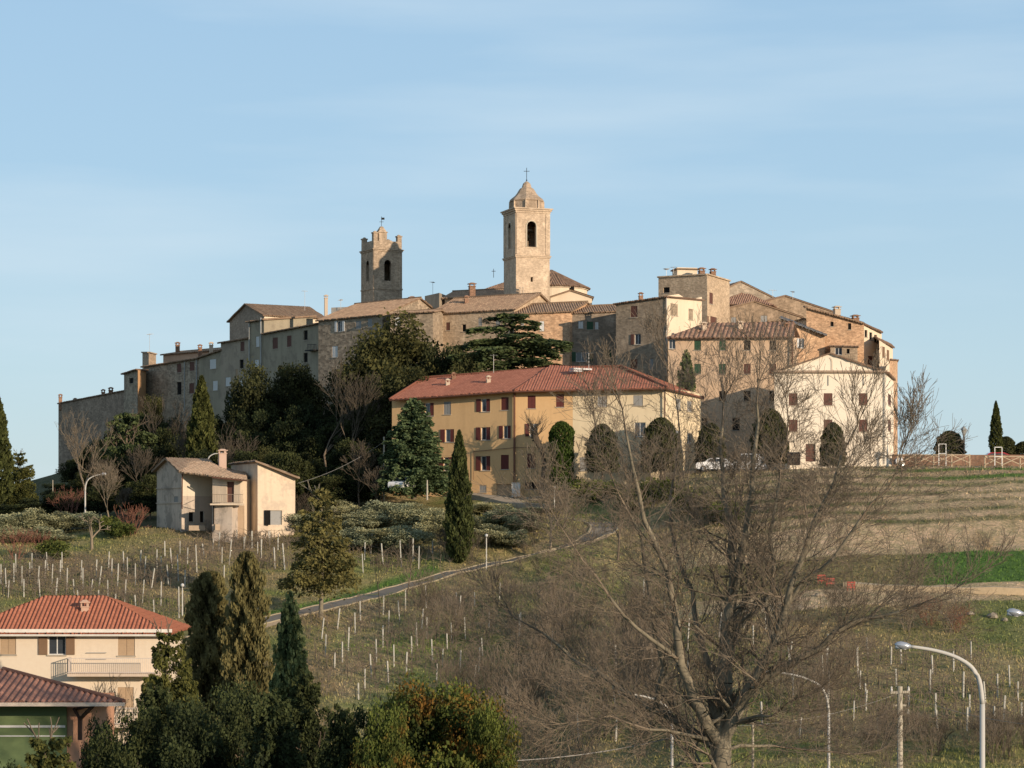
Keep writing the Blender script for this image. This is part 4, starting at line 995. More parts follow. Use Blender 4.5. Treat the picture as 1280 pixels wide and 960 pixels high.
def crown_whorl(seed, H, R, bot, nb, nl, leaf, mat, droop=.25, rise=.15, pw=.8, flat=.35, name='crown', irregular=.25):
    rs = np.random.RandomState(seed); P_ = []; T = []; A = []
    bt = np.sort(rs.rand(nb)**.9); L = R*((1-bt)**pw)*(1-irregular*rs.rand(nb))+.04*R; az = np.arange(nb)*2.4+rs.rand(nb)*.8
    w = L**1.4; k = rs.choice(nb, nl, p=w/w.sum()); s = rs.rand(nl)**.65
    z = bot+(H-bot)*bt[k]; r = L[k]*s; sp = .22*L[k]*(.35+.65*np.sin(s*np.pi))
    lat = rs.randn(nl)*.6*sp; zz = z+rise*L[k]*s-droop*L[k]*s**2-np.abs(rs.randn(nl))*.10*L[k]*flat*2
    ca, sa = np.cos(az[k]), np.sin(az[k])
    p = np.stack([r*ca-lat*sa, r*sa+lat*ca, zz], 1)
    ax = np.stack([ca, sa, np.full(nl, -.35)], 1)
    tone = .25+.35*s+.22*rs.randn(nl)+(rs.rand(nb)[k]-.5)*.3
    # twiggy leader
    return quads(p, leaf, 1.9, np.clip(tone, 0, 1), rs, name, mat, ax)
def segs_mesh(name, S_, mat, n=3):
    """S_: list of (p0,p1,r0,r1)"""
    A = np.array([[*a, *b, r, q] for a, b, r, q in S_], float); p0, p1, r0, r1 = A[:, :3], A[:, 3:6], A[:, 6], A[:, 7]
    d = p1-p0; d /= np.linalg.norm(d, axis=1)[:, None]+1e-9
    ref = np.where(np.abs(d[:, 2:3]) < .9, np.array([[0, 0, 1.0]]), np.array([[0, 1.0, 0]]))
    x = np.cross(d, ref); x /= np.linalg.norm(x, axis=1)[:, None]+1e-9; y = np.cross(x, d); m = len(A); V = np.zeros((m, 2*n, 3))
    for k in range(n):
        a = 2*math.pi*k/n; o = x*math.cos(a)+y*math.sin(a); V[:, k] = p0+o*r0[:, None]; V[:, n+k] = p1+o*r1[:, None]
    b = np.arange(m)[:, None]*2*n; fs = []
    for k in range(n):
        k2 = (k+1) % n; fs.append(np.concatenate([b+k, b+k2, b+n+k2, b+n+k], 1))
    f = np.stack(fs, 1).reshape(-1, 4)
    rs = np.random.RandomState(1)
    me = np_mesh(name, V.reshape(-1, 3), f, np.repeat(np.clip(.5+.3*rs.randn(m), 0, 1), n), mat)
    return me
def grow(S_, R_, p, d, L, r, lev, spread=.6, up=.15, ratio=.72, kids=(2, 4), seg=3, tmin=.008):
    """recursive limb: wavy segments that carry side shoots"""
    q = Vector(p); d = Vector(d).normalized(); r0 = r
    for i in range(seg):
        d = (d+Vector((R_.gauss(0, .13), R_.gauss(0, .13), R_.gauss(0, .1)+up*.35))).normalized()
        n = q+d*(L/seg); r1 = max(tmin, r0*(.86 if i < seg-1 else .75)); S_.append((tuple(q), tuple(n), r0, r1)); q = n; r0 = r1
        if lev > 0 and (i > 0 or lev > 2 or seg == 1):
            for _ in range(R_.randint(*kids) if i == seg-1 else R_.randint(1, max(1, kids[1]-2))):
                ax = Vector((R_.gauss(0, 1), R_.gauss(0, 1), R_.gauss(0, 1))); ax = (ax-ax.dot(d)*d)
                if ax.length < .05: continue
                nd = (d+ax.normalized()*spread*R_.uniform(.6, 1.5)); nd.z += up
                grow(S_, R_, q, nd, L*ratio*R_.uniform(.7, 1.15), max(tmin, r0*.68), lev-1, spread, up, ratio, kids, seg, tmin)
    return S_

BARK = plain('brown_bark', (.16,.125,.09), .95, 0, .4, 4)
BARK_G = plain('lichen_grey_bark', (.20,.175,.125), .95, 0, .75, 2.2)
BARK_P = plain('pale_bark', (.23,.185,.13), .95, 0, .35, 5)
TWIG = plain('brown_twigs', (.20,.16,.115), .95, 0, .35, 1.5)
TWIG_D = plain('dark_twigs', (.11,.09,.065), .95, 0, .4, 1.5)
TWIG_R = plain('reddish_twigs', (.24,.11,.075), .95, 0, .3, 1.5)
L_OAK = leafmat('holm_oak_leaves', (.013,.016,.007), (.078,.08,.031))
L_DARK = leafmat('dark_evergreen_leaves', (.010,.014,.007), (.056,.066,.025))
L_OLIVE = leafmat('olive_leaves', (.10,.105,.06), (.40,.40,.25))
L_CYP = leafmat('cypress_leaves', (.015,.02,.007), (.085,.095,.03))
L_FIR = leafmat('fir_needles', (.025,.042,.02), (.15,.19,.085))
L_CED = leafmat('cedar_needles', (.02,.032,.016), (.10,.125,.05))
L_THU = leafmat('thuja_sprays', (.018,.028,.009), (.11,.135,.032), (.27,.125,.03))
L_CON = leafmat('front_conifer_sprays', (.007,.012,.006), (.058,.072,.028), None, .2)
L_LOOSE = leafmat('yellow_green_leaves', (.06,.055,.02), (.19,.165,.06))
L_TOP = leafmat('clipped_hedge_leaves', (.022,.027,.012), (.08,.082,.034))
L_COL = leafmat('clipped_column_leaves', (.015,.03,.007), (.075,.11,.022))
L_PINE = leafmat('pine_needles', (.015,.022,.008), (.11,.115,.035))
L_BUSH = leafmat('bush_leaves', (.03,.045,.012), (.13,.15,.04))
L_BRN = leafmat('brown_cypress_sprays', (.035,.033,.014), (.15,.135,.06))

def trunk_mesh(seed, H, r, mat, limbs=5, R=2.5):
    R_ = random.Random(seed); S_ = []; q = Vector((0, 0, -.6)); r0 = r
    for i in range(6):
        n = q+Vector((R_.gauss(0, .06)*H*.1, R_.gauss(0, .06)*H*.1, (H+.6)/6)); S_.append((tuple(q), tuple(n), r0, r0*.8)); q = n; r0 *= .8
        if i > 1:
            for _ in range(2):
                a = R_.random()*6.28; grow(S_, R_, q, (math.cos(a), math.sin(a), .7), R*.35, r0*.55, 1, tmin=.02)
    return segs_mesh('trunk', S_, mat, 6)
PROTO = {}
cyp = lambda t: (min(1, t/.18)**.5)*(1-t**1.7)**.75 if t < 1 else 0
col_ = lambda t: min(1, (1-t)/.14)**.5*(.92+.08*t)
dome = lambda t: (1-max(0, (t-.35)/.65)**2)**.5
def proto(kind, v):
    key = (kind, v)
    if key in PROTO: return PROTO[key]
    sd = hash_(kind)+v*17
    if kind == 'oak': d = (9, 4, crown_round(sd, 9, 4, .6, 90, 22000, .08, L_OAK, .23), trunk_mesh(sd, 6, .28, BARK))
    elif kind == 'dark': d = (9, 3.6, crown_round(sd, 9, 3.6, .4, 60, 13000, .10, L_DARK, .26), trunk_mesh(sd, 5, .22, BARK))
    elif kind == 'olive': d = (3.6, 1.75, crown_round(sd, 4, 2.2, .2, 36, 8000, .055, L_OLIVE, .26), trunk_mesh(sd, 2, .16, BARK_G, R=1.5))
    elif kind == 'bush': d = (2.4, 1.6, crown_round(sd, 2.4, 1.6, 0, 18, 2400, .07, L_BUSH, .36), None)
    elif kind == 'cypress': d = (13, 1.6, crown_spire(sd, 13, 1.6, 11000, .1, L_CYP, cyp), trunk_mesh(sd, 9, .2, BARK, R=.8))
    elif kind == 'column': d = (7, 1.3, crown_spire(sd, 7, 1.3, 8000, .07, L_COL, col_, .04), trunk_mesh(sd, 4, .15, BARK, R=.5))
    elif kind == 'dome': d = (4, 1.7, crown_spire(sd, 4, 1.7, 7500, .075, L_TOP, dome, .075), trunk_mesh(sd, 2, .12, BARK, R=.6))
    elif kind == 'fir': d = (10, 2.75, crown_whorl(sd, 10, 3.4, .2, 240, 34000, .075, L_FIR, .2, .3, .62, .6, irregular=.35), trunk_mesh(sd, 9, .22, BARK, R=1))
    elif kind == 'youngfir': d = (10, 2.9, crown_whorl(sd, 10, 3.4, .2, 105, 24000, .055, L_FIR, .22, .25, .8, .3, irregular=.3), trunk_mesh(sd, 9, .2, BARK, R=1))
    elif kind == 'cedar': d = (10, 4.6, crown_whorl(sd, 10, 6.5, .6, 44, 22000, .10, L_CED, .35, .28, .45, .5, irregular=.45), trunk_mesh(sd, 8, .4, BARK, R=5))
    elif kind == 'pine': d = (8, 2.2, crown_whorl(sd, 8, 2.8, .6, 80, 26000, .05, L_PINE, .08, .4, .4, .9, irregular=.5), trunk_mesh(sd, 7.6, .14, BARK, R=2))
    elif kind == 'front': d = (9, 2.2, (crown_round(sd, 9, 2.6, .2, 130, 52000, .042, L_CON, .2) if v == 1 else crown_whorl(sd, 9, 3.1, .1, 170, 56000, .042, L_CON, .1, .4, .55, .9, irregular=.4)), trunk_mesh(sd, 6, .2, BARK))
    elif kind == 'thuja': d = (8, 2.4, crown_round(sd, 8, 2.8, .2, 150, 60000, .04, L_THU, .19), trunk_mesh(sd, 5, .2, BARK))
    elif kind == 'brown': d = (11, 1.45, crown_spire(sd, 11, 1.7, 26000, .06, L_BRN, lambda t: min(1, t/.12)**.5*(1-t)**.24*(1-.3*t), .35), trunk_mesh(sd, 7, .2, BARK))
    elif kind == 'loose': d = (10, 4, crown_whorl(sd, 10, 4, 2.0, 70, 8500, .085, L_LOOSE, .15, .3, .5, .7, irregular=.45), trunk_mesh(sd, 9, .24, BARK_G, R=4))
    PROTO[key] = d; return d
def hash_(s): return sum(ord(c)*(i+3) for i, c in enumerate(s)) % 1000
TN = {'oak': 'holm_oak', 'dark': 'evergreen_tree', 'olive': 'olive_tree', 'bush': 'bush', 'cypress': 'cypress', 'column': 'clipped_column_tree', 'dome': 'topiary_dome', 'fir': 'fir_tree', 'youngfir': 'fir_tree', 'cedar': 'cedar', 'pine': 'pine_tree',
      'front': 'conifer', 'thuja': 'thuja', 'brown': 'browning_conifer', 'loose': 'evergreen_tree'}
vcount = [0]
def tree(px, top, Y, wpx, kind, label, group=None, cat='tree', base=None, var=None):
    """base: pixel row of the foot when it is seen, else the ground under the tree"""
    vcount[0] += 1
    nv = {'oak': 3, 'dark': 3, 'olive': 3, 'bush': 2, 'front': 3, 'dome': 2}.get(kind, 1)
    v = (vcount[0] % nv) if var is None else var
    H0, R0, cm, tm = proto(kind, v); x = GX(px, Y); z0 = ground(x, Y)-.15 if base is None else GZ(base, Y)
    h = GZ(top, Y)-z0; w = wpx*Y/F
    r = thing(TN[kind], label, cat, (x, Y, z0), group); r.scale = (w/(2*R0), w/(2*R0), h/H0); r.rotation_euler = (0, 0, rnd.random()*6.28)
    for nm, me in (('crown', cm), ('trunk', tm)):
        if me is None: continue
        o = bpy.data.objects.new(nm, me); COL.objects.link(o); o.parent = r
    return r

# ---- the shaded wood under the town wall
G1 = 'dark evergreens on the shaded slope below the village'
lab1 = 'dense dark evergreen in the shaded wood below the village wall'
for px, top, Y, w, k in [(95,572,296,46,'dark'),(122,548,296,50,'dark'),(150,522,300,60,'dark'),(182,512,300,52,'dark'),(215,520,296,52,'dark'),(283,512,292,50,'dark'),(308,492,288,56,'dark'),(352,470,288,50,'dark'),
   (385,492,284,60,'dark'),(420,500,282,54,'dark'),(452,470,279,60,'dark'),(75,602,276,60,'dark'),(112,585,276,60,'dark'),(150,566,276,64,'dark'),(190,552,276,60,'dark'),(228,540,276,60,'dark'),
   (268,540,274,56,'dark'),(312,532,272,66,'dark'),(356,520,270,66,'dark'),(400,532,268,66,'dark'),(442,520,266,66,'dark'),(478,540,262,60,'dark'),(46,622,256,64,'dark'),(12,628,254,60,'dark'),(84,612,256,60,'dark'),(122,606,256,56,'dark'),
   (160,598,256,56,'dark'),(188,590,254,50,'dark'),(250,560,258,60,'dark'),(300,556,256,60,'dark'),(345,560,254,60,'dark'),(388,572,252,56,'dark'),(425,578,250,60,'dark'),(455,585,250,50,'dark'),(470,560,254,50,'dark'),(-30,600,256,70,'dark'),(205,530,286,50,'dark'),(260,522,278,52,'dark'),(318,505,276,56,'dark'),(372,500,274,60,'dark'),(415,515,272,56,'dark'),(168,540,286,54,'dark'),(360,560,250,60,'dark'),(440,548,258,60,'dark'),(410,590,248,54,'dark'),(245,530,284,50,'dark'),(334,500,280,56,'dark'),(478,500,272,60,'dark')]:
    tree(px, top, Y, w, k, lab1, G1)
for px, top, Y, w, lab in [(322,456,282,84,'olive-green holm oak against the narrow downpipe house'),(366,444,286,86,'lighter rounded holm oak touching the green plastered wall with maroon shutters'),(503,397,272,165,'largest round holm oak crown left of the big cedar'),
   (462,418,270,108,'holm oak covering the right part of the dark stone house'),(552,418,270,88,'holm oak squeezed between the largest oak and the cedar'),(520,462,262,120,'holm oak directly behind the left end of the red roof'),(478,468,264,70,'holm oak hanging over the dark hollow left of the ochre building'),
   (190,486,304,36,'bushy evergreen growing against the four-window stone house'),(582,446,266,84,'dark tree behind the left half of the red roof'),(690,456,266,60,'green tree behind the right half of the red roof, below the cedar'),(296,520,280,50,'holm oak left of the cypress in the wood, lit on its crown'),(330,560,262,60,'holm oak right behind the derelict farmhouse chimney')]:
    tree(px, top, Y, w, 'oak', lab)
tree(640, 391, 272, 172, 'cedar', 'spreading dark cedar with drooping tiers behind the long red roof', base=490)
tree(158, 515, 282, 100, 'cedar', 'flat-topped dark cedar below the windowless end block', base=640)
tree(517, 498, 245.5, 92, 'fir', 'blue-green conical fir in front of the left end of the ochre building', base=617)
tree(858, 438, 264, 44, 'fir', 'slim ragged fir standing against the beige apartment block')
tree(574, 538, 222, 36, 'cypress', 'tall pointed cypress in front of the ochre building', base=706)
tree(252, 470, 264, 44, 'cypress', 'yellow-green cypress rising from the wood behind the derelict farmhouse')
tree(-4, 490, 244, 40, 'cypress', 'sunlit cypress cut by the left edge of the photo', base=632)
tree(24, 566, 262, 46, 'pine', 'thin dark pine against the sky beside the leftmost cypress')
tree(1245, 501, 243, 17, 'cypress', 'small slender cypress on the right skyline behind the rustic fence', base=572)
tree(702, 527, 244.5, 31, 'column', 'flat-topped clipped dark green column tree against the ochre wall', base=612)
GT = 'clipped dome trees on the terrace'
for px, top, Y, w, base, lab in [(753,531,243,39,590,'clipped brown-green dome in front of the pale part of the ochre building'),(826,523,243,46,590,'wide clipped dome at the right corner of the ochre building'),(888,530,247,36,588,'clipped dome left of the white parked car in the shade'),
  (962,512,246.5,44,580,'tall clipped dome at the left corner of the white gabled house'),(1041,529,244,30,583,'small clipped dome right in front of the white gabled house'),(1187,539,247,35,574,'round clipped dome against the sky behind the rustic fence'),
  (1258,546,247,24,575,'clipped dome next to the small slender cypress'),(1280,552,247,26,575,'clipped dome cut by the right edge of the photo')]:
    tree(px, top, Y, w, 'dome', lab, GT, 'topiary', base=base)
# ---- olives and bushes on the slope
GO = 'olive trees on the slope'
for i, (px, top, Y, w) in enumerate([(8,644,240,60),(40,640,241,56),(72,642,242,56),(104,640,243,50),(20,662,234,56),(60,660,234,60)]):
    tree(px, top, Y, w, 'olive', 'pale olive tree in the row left of the street lamp on the left slope', GO)
for px, top, Y, w in [(392,640,236,60),(424,630,242,58),(455,640,237,56),(487,626,240,60),(520,634,235,60),(548,640,231,50),(604,628,238,56),(632,636,232,54),(656,640,229,46),(676,634,236,48),(410,660,230,54),(442,662,229,56),(476,658,229,58),(508,662,227,54),(612,658,226,50),(640,662,225,44),(585,645,231,40)]:
    tree(px, top, Y, w, 'olive', 'silvery olive tree on the slope below the ochre building', GO+' below the ochre building')
for px, py, w, lab in [(68,700,44,'low green bush at the left foot of the pruned fruit tree'),(150,672,40,'bright green bush beside the bare tree near the derelict farmhouse'),(132,668,40,'green bush under the street lamp on the left slope'),(865,640,60,'dark green bush on the bank behind the big bare tree'),
   (735,628,50,'green hedge bush beside the lane bend'),(760,622,44,'green bush below the clipped dome of the ochre building'),(712,616,36,'low bush at the foot of the clipped column tree'),(820,628,60,'olive bush on the bank under the terrace'),(292,668,24,'small round bush on bare earth under the derelict farmhouse'),(905,655,60,'bush on the bank right behind the crown of the big bare tree'),(790,640,50,'bush between the road bend and the terrace bank')]:
    p = hit(px, py); tree(px, py-w*.55, p.y, w, 'bush', lab, None, 'bush')
# ---- front conifers
for px, top, Y, w, k, lab in [(262,714,132,62,'brown','brownish upright conifer, left one of the pair above the dark front conifers'),(309,690,128,54,'brown','taller green-brown upright conifer, right one of the pair'),
   (362,742,98,88,'fir','light green young fir with layered branches above the dark front conifers'),(212,790,113,105,'pine','sparse sunlit pine at the corner of the cream house'),
   (196,850,82,120,'front','dark conifer right of the green-fronted house'),(282,836,82,120,'front','broad dark conifer in the middle of the front clump'),(382,838,84,104,'front','dark conifer just below the light green young fir'),
   (165,868,74,110,'front','low dark conifer crown at the bottom left of the front clump'),(240,858,74,120,'front','dark conifer crown in the lower middle of the front clump'),(338,862,72,130,'front','dark conifer crown left of the orange-tinged thuja'),(425,876,70,100,'front','dark conifer crown touching the orange-tinged thuja'),
   (455,862,74,90,'front','dark conifer filling the gap before the orange-tinged thuja'),(512,856,73,110,'thuja','thuja lobe joined to the left side of the big rounded one'),(588,850,73,110,'thuja','thuja lobe joined to the right side of the big rounded one'),(312,848,76,110,'front','dark conifer between the young fir and the brown upright pair'),
   (545,842,72,185,'thuja','big rounded thuja with orange-brown tips at bottom centre'),(478,872,69,90,'thuja','thuja lobe with brown tips left of the big rounded one'),(615,872,70,90,'thuja','thuja right of the big rounded one, under the bare thicket'),
   (62,922,70,150,'pine','low spreading dark pine in front of the green wall'),(8,934,66,70,'front','small pine top in the bottom left corner'),(128,884,84,60,'front','pine tuft beside the timber bracket of the green-fronted house')]:
    tree(px, top, Y, w, k, lab, var=1 if k == 'front' and px < 175 else None)
p = hit(399, 771); tree(401, 612, p.y, 118, 'loose', 'airy yellow-green tree with bare lower trunk beside the vineyard', base=772)

# ---- bare trees
def bare_thing(name, S_, base, label, mat, n=3, group=None, cat='tree', tr=.06):
    r = thing(name, label, cat, base, group)
    a = [s for s in S_ if max(s[2], s[3]) > tr]; b = [s for s in S_ if max(s[2], s[3]) <= tr]
    for nm, q, k, mm in (('trunk', a, 7, mat[0]), ('twigs', b, n, mat[1])):
        if q:
            me = segs_mesh(nm, q, mm, k); me.shade_smooth() if nm == 'trunk' else None
            o = bpy.data.objects.new(nm, me); COL.objects.link(o); o.parent = r
    return r
R_ = random.Random(11); Yb = 78.0; base = Vector((GX(893, Yb), Yb, ground(GX(893, Yb), Yb)))
LIMBS = [ # pixel polylines of the limbs as the photo shows them, depth offsets in metres, start / end radius
 ([(893,1180),(896,1040),(900,985),(903,936)], [0,0,0,0], .42, .30),
 ([(903,936),(905,880),(906,830),(908,797),(913,760),(918,720),(915,675),(905,620),(900,560),(904,505)], [0,.1,.2,.3,.5,.7,1,1.3,1.5,1.7], .36, .03),
 ([(913,760),(925,700),(935,640),(940,590),(948,530),(948,480)], [.5,.2,-.2,-.6,-.9,-1.2], .16, .025),
 ([(900,930),(884,907),(868,875),(851,830),(845,770),(835,715),(805,650),(790,580),(778,510)], [0,-.3,-.6,-1,-1.3,-1.6,-2,-2.4,-2.8], .26, .025),
 ([(903,936),(888,925),(862,915),(835,895),(802,879),(762,850),(721,828),(680,792),(640,770)], [0,.3,.8,1.2,1.5,2,2.6,3.2,3.6], .22, .025),
 ([(820,885),(831,834),(819,797),(811,732),(802,671),(774,619),(748,555)], [1.3,1,.8,.5,.3,0,-.3], .12, .02),
 ([(903,925),(924,883),(941,854),(962,818),(973,790),(989,732),(1018,651),(1042,605),(1072,530)], [0,-.4,-.8,-1.2,-1.5,-2,-2.4,-2.8,-3.2], .28, .025),
 ([(935,866),(965,842),(993,828),(1026,810),(1067,777),(1107,769),(1145,757),(1195,735)], [-.6,-.9,-1.3,-1.6,-2,-2.4,-2.8,-3.3], .16, .018),
 ([(968,808),(965,789),(957,753),(965,732),(962,672),(975,600),(984,550),(982,495)], [-1.3,-1,-.6,-.2,.2,.6,1,1.3], .12, .02),
 ([(982,760),(1005,725),(1040,700),(1075,650),(1110,610),(1130,560)], [-1.7,-2.2,-2.8,-3.3,-3.8,-4.2], .09, .018),
 ([(905,905),(932,899),(965,895),(985,878),(1010,870)], [0,-.8,-1.6,-2.1,-2.6], .09, .015),
 ([(903,940),(925,932),(965,932),(1006,937),(1066,943),(1100,938)], [0,.8,1.4,2,2.6,3.1], .08, .014),
 ([(890,925),(850,917),(811,912),(762,895),(700,905)], [0,-1,-1.8,-2.5,-3.2], .09, .014),
 ([(906,850),(885,830),(872,790),(866,740),(845,690),(838,620),(850,540),(840,470)], [.2,.8,1.3,1.8,2.2,2.5,2.8,3.2], .13, .018),
 ([(851,830),(815,800),(780,770),(745,720),(715,680),(690,640)], [-1,-1.6,-2.2,-2.8,-3.3,-3.8], .08, .014),
 ([(912,790),(940,770),(962,742),(1000,700),(1030,640),(1060,590)], [.4,1,1.6,2.2,2.8,3.2], .09, .015)]
SB = []
for pts, dy, ra, rb in LIMBS:
    if pts[0][1] > 900 and len(pts) > 4 and pts[0][1] < 1000: pts = [(897,1010)]+pts; dy = [0]+dy
    ra = ra*1.0
    q = [P(a, b, Yb+d)-base for (a, b), d in zip(pts, dy)]; n = len(q)
    for i in range(n-1):
        t0, t1 = i/(n-1), (i+1)/(n-1); r0 = ra*(1-t0)+rb*t0; r1 = ra*(1-t1)+rb*t1
        mid = (q[i]+q[i+1])/2+Vector((R_.gauss(0,.05), R_.gauss(0,.05), R_.gauss(0,.03)))
        SB.append((tuple(q[i]), tuple(mid), r0, (r0+r1)/2)); SB.append((tuple(mid), tuple(q[i+1]), (r0+r1)/2, r1))
        if n <= 4: continue
        dd = (q[i+1]-q[i]).normalized()
        for _ in range((2 if t0 < .4 else 6) if i else 1):
            s = q[i].lerp(q[i+1], R_.random()); ax = Vector((R_.gauss(0,1), R_.gauss(0,1), R_.gauss(0,.6))).normalized()
            grow(SB, R_, s, dd*.8+ax*.95+Vector((0,0,.12)), R_.uniform(.9, 2.2)*(1.1-.55*t0), max(.013, r1*.3), 3, .6, .09, .74, (2,3), 3, .0055)
    for _ in range(3): grow(SB, R_, q[-1], (q[-1]-q[-2]).normalized()+Vector((R_.gauss(0,.3),R_.gauss(0,.3),.2)), 1.0, rb, 3, .45, .2, .72, (2,3), 3, .007)
bare_thing('bare_tree', SB, base, 'huge leafless tree with lichen-grey forking trunk filling the right centre foreground', (BARK_G, TWIG), tr=.05)

def simple_bare(seed, h, lev=4, r=.12, spread=.6, up=.18, mult=1, tmin=.014, ratio=.74, trunk=.3):
    R2 = random.Random(seed); S2 = []; q = Vector((0,0,-.3)); n = Vector((R2.gauss(0,.05)*h, R2.gauss(0,.05)*h, h*trunk)); S2.append((tuple(q), tuple(n), r, r*.8))
    for _ in range(mult+2): grow(S2, R2, n, (R2.gauss(0,.4), R2.gauss(0,.4), 1), h*.27, r*.6, lev, spread, up, ratio, (2,4), 2, tmin)
    return S2
for nm, px, py, Y, h, seed, mats, lab, kw in [
  ('bare_tree',104,590,268,10.5,3,(BARK_P,BARK_P),'pale leafless tree in front of the windowless end block',dict(r=.16,spread=.4,tmin=.013,trunk=.25)),
  ('bare_tree',140,655,238,7.0,5,(BARK_P,BARK_P),'pale leafless tree between the street lamp and the derelict farmhouse',dict(r=.1,spread=.5,tmin=.012)),
  ('pruned_fruit_tree',115,705,228,4.4,7,(BARK_P,BARK_P),'hard-pruned pale fruit tree at the top of the vineyard',dict(r=.17,spread=.9,up=.05,lev=2,tmin=.05,trunk=.25)),
  ('bare_tree',412,560,264,13.5,9,(BARK,TWIG_D),'dark leafless tree against the foot of the dark stone house',dict(r=.15,spread=.4,tmin=.016)),
  ('bare_tree',437,575,262,13,13,(BARK,TWIG_D),'leafless brown tree beside the holm oak under the dark stone house',dict(r=.12,spread=.4,tmin=.016)),
  ('bare_tree',688,692,221,6.6,15,(BARK_P,TWIG),'small leafless tree with pale trunk beside the road bend',dict(r=.15,spread=.5,tmin=.016)),
  ('bare_tree',152,935,118,6.8,17,(BARK_P,TWIG),'thin leafless tree in front of the cream house balcony',dict(r=.07,spread=.35,tmin=.009)),
  ('bare_tree',176,935,116,5.0,19,(BARK_P,TWIG),'thinner leafless tree right of the one before the balcony',dict(r=.06,spread=.3,tmin=.009)),
  ('bare_tree',660,930,108,6.8,21,(BARK,TWIG_D),'dark crooked leafless tree left of the huge bare tree',dict(r=.17,spread=.8,up=.1,tmin=.011)),
  ('young_tree',507,748,0,4.4,23,(BARK,TWIG_D),'slim young leafless tree on the grass verge, right of two',dict(r=.07,spread=.35,tmin=.014,lev=3,trunk=.5)),
  ('young_tree',476,756,0,3.6,25,(BARK,TWIG_D),'slim young leafless tree on the grass verge, left of two',dict(r=.06,spread=.35,tmin=.014,lev=3,trunk=.5)),
  ('bare_tree',1128,600,232,7.5,27,(BARK,TWIG_D),'thin leafless tree at the right corner of the white gabled house',dict(r=.09,spread=.4,tmin=.014)),
  ('bare_tree',772,690,214,6.5,31,(BARK,TWIG),'leafless bushy tree right of the road bend',dict(r=.12,spread=.42,tmin=.014)),
  ('bare_tree',930,640,222,6,33,(BARK,TWIG),'leafless tree before the beige apartment block',dict(r=.13,spread=.38,tmin=.014)),
  ('bare_tree',1010,650,218,4.5,35,(BARK,TWIG),'leafless tree before the white gabled house',dict(r=.12,spread=.42,tmin=.014))]:
    if Y == 0: b = hit(px, py)
    else: b = Vector((GX(px, Y), Y, ground(GX(px, Y), Y)))
    bare_thing(nm, simple_bare(seed, h, **kw), b, lab, mats)
# pollarded lime by the ochre wall: bent trunk, swollen head, fine shoots
Yp = 245.0; b = Vector((GX(677, Yp), Yp, ground(GX(677, Yp), Yp)-.1)); SP = []
pl = [P(677,618,Yp), P(678,600,Yp), P(681,580,Yp), P(677,562,Yp), P(669,548,Yp), P(668,538,Yp)]; rr_ = [.26,.24,.22,.24,.42,.36]
for i in range(5): SP.append((tuple(pl[i]-b), tuple(pl[i+1]-b), rr_[i], rr_[i+1]))
for i in range(46):
    a = R_.random()*6.28; grow(SP, R_, pl[4+(i%2)]-b, (math.cos(a)*.8, math.sin(a)*.8, .9), R_.uniform(.9,1.7), .04, 1, .35, .2, .7, (1,2), 3, .013)
bare_thing('pollarded_tree', SP, b, 'bent pollarded tree with swollen head and fine shoots against the ochre wall', (plain('dark_bark', (.07,.055,.04), .95, 0, .35, 5), TWIG_D))

# ---- leafless thicket in front of the slope
def shrub_mesh(seed, h, n, mat, tmin=.011, wide=.55):
    R2 = random.Random(seed); S2 = []
    for _ in range(n):
        a = R2.random()*6.28; k = R2.random()*wide
        grow(S2, R2, (math.cos(a)*.25, math.sin(a)*.25, -.1), (math.cos(a)*k, math.sin(a)*k, 1), h*.42, .03, 3, .45, .12, .72, (2,3), 2, tmin)
    return segs_mesh('twigs', S2, mat)
SHR = [shrub_mesh(i, 4, 11, TWIG if i != 1 else TWIG_D) for i in range(4)]; SHR_R = shrub_mesh(9, 3, 10, TWIG_R)
RS = random.Random(5); spots = []
def shrub(px, py, s, me, lab, grp=None, nm='leafless_shrub'):
    p = hit(px, py, 84 if py > 900 else 112); o = bpy.data.objects.new(nm, me); COL.objects.link(o); o.location = p; o.scale = (s*RS.uniform(.85,1.2), s*RS.uniform(.85,1.2), s); o.rotation_euler = (0,0,RS.random()*6.28)
    return tag(o, lab, 'shrub', grp)
GS = 'leafless shrubs of the brown thicket'
for _ in range(84): shrub(RS.uniform(520, 830), RS.uniform(745, 955), RS.uniform(.6, 1.0), SHR[RS.randrange(4)], 'leafless brown shrub in the thicket between the vineyard posts and the huge bare tree', GS)
for _ in range(16): shrub(RS.uniform(590, 770), RS.uniform(700, 745), RS.uniform(.35, .6), SHR[RS.randrange(4)], 'low leafless shrub just below the road', GS+' below the road')
for _ in range(40): shrub(RS.uniform(800, 1090), RS.uniform(770, 950), RS.uniform(.4, .75), SHR[RS.randrange(4)], 'leafless shrub on the slope behind the huge bare tree', GS+' behind the bare tree')
for _ in range(18): shrub(RS.uniform(760, 1010), RS.uniform(605, 700), RS.uniform(.45, .9), SHR[RS.randrange(4)], 'leafless shrub on the bank under the terrace', GS+' on the bank')
for _ in range(30): shrub(RS.uniform(1060, 1300), RS.uniform(922, 958), RS.uniform(.35, .6), SHR[RS.randrange(4)], 'low leafless shrub along the bottom right edge', GS+' at the bottom right')
for _ in range(8): shrub(RS.uniform(1130, 1205), RS.uniform(770, 800), RS.uniform(.5, .8), SHR_R if _ % 2 else SHR[0], 'reddish leafless shrub below the sandy track', 'reddish shrubs below the track')
for px, py, s, lab in [(85,655,1.3,'reddish shrub thicket right of the leftmost olives'),(165,668,1.0,'reddish shrub close to the derelict farmhouse wall'),(20,700,1.0,'red-brown shrub at the left edge above the vineyard'),(48,698,.9,'red-brown shrub left of the low green bush')]: shrub(px, py, s, SHR_R, lab)
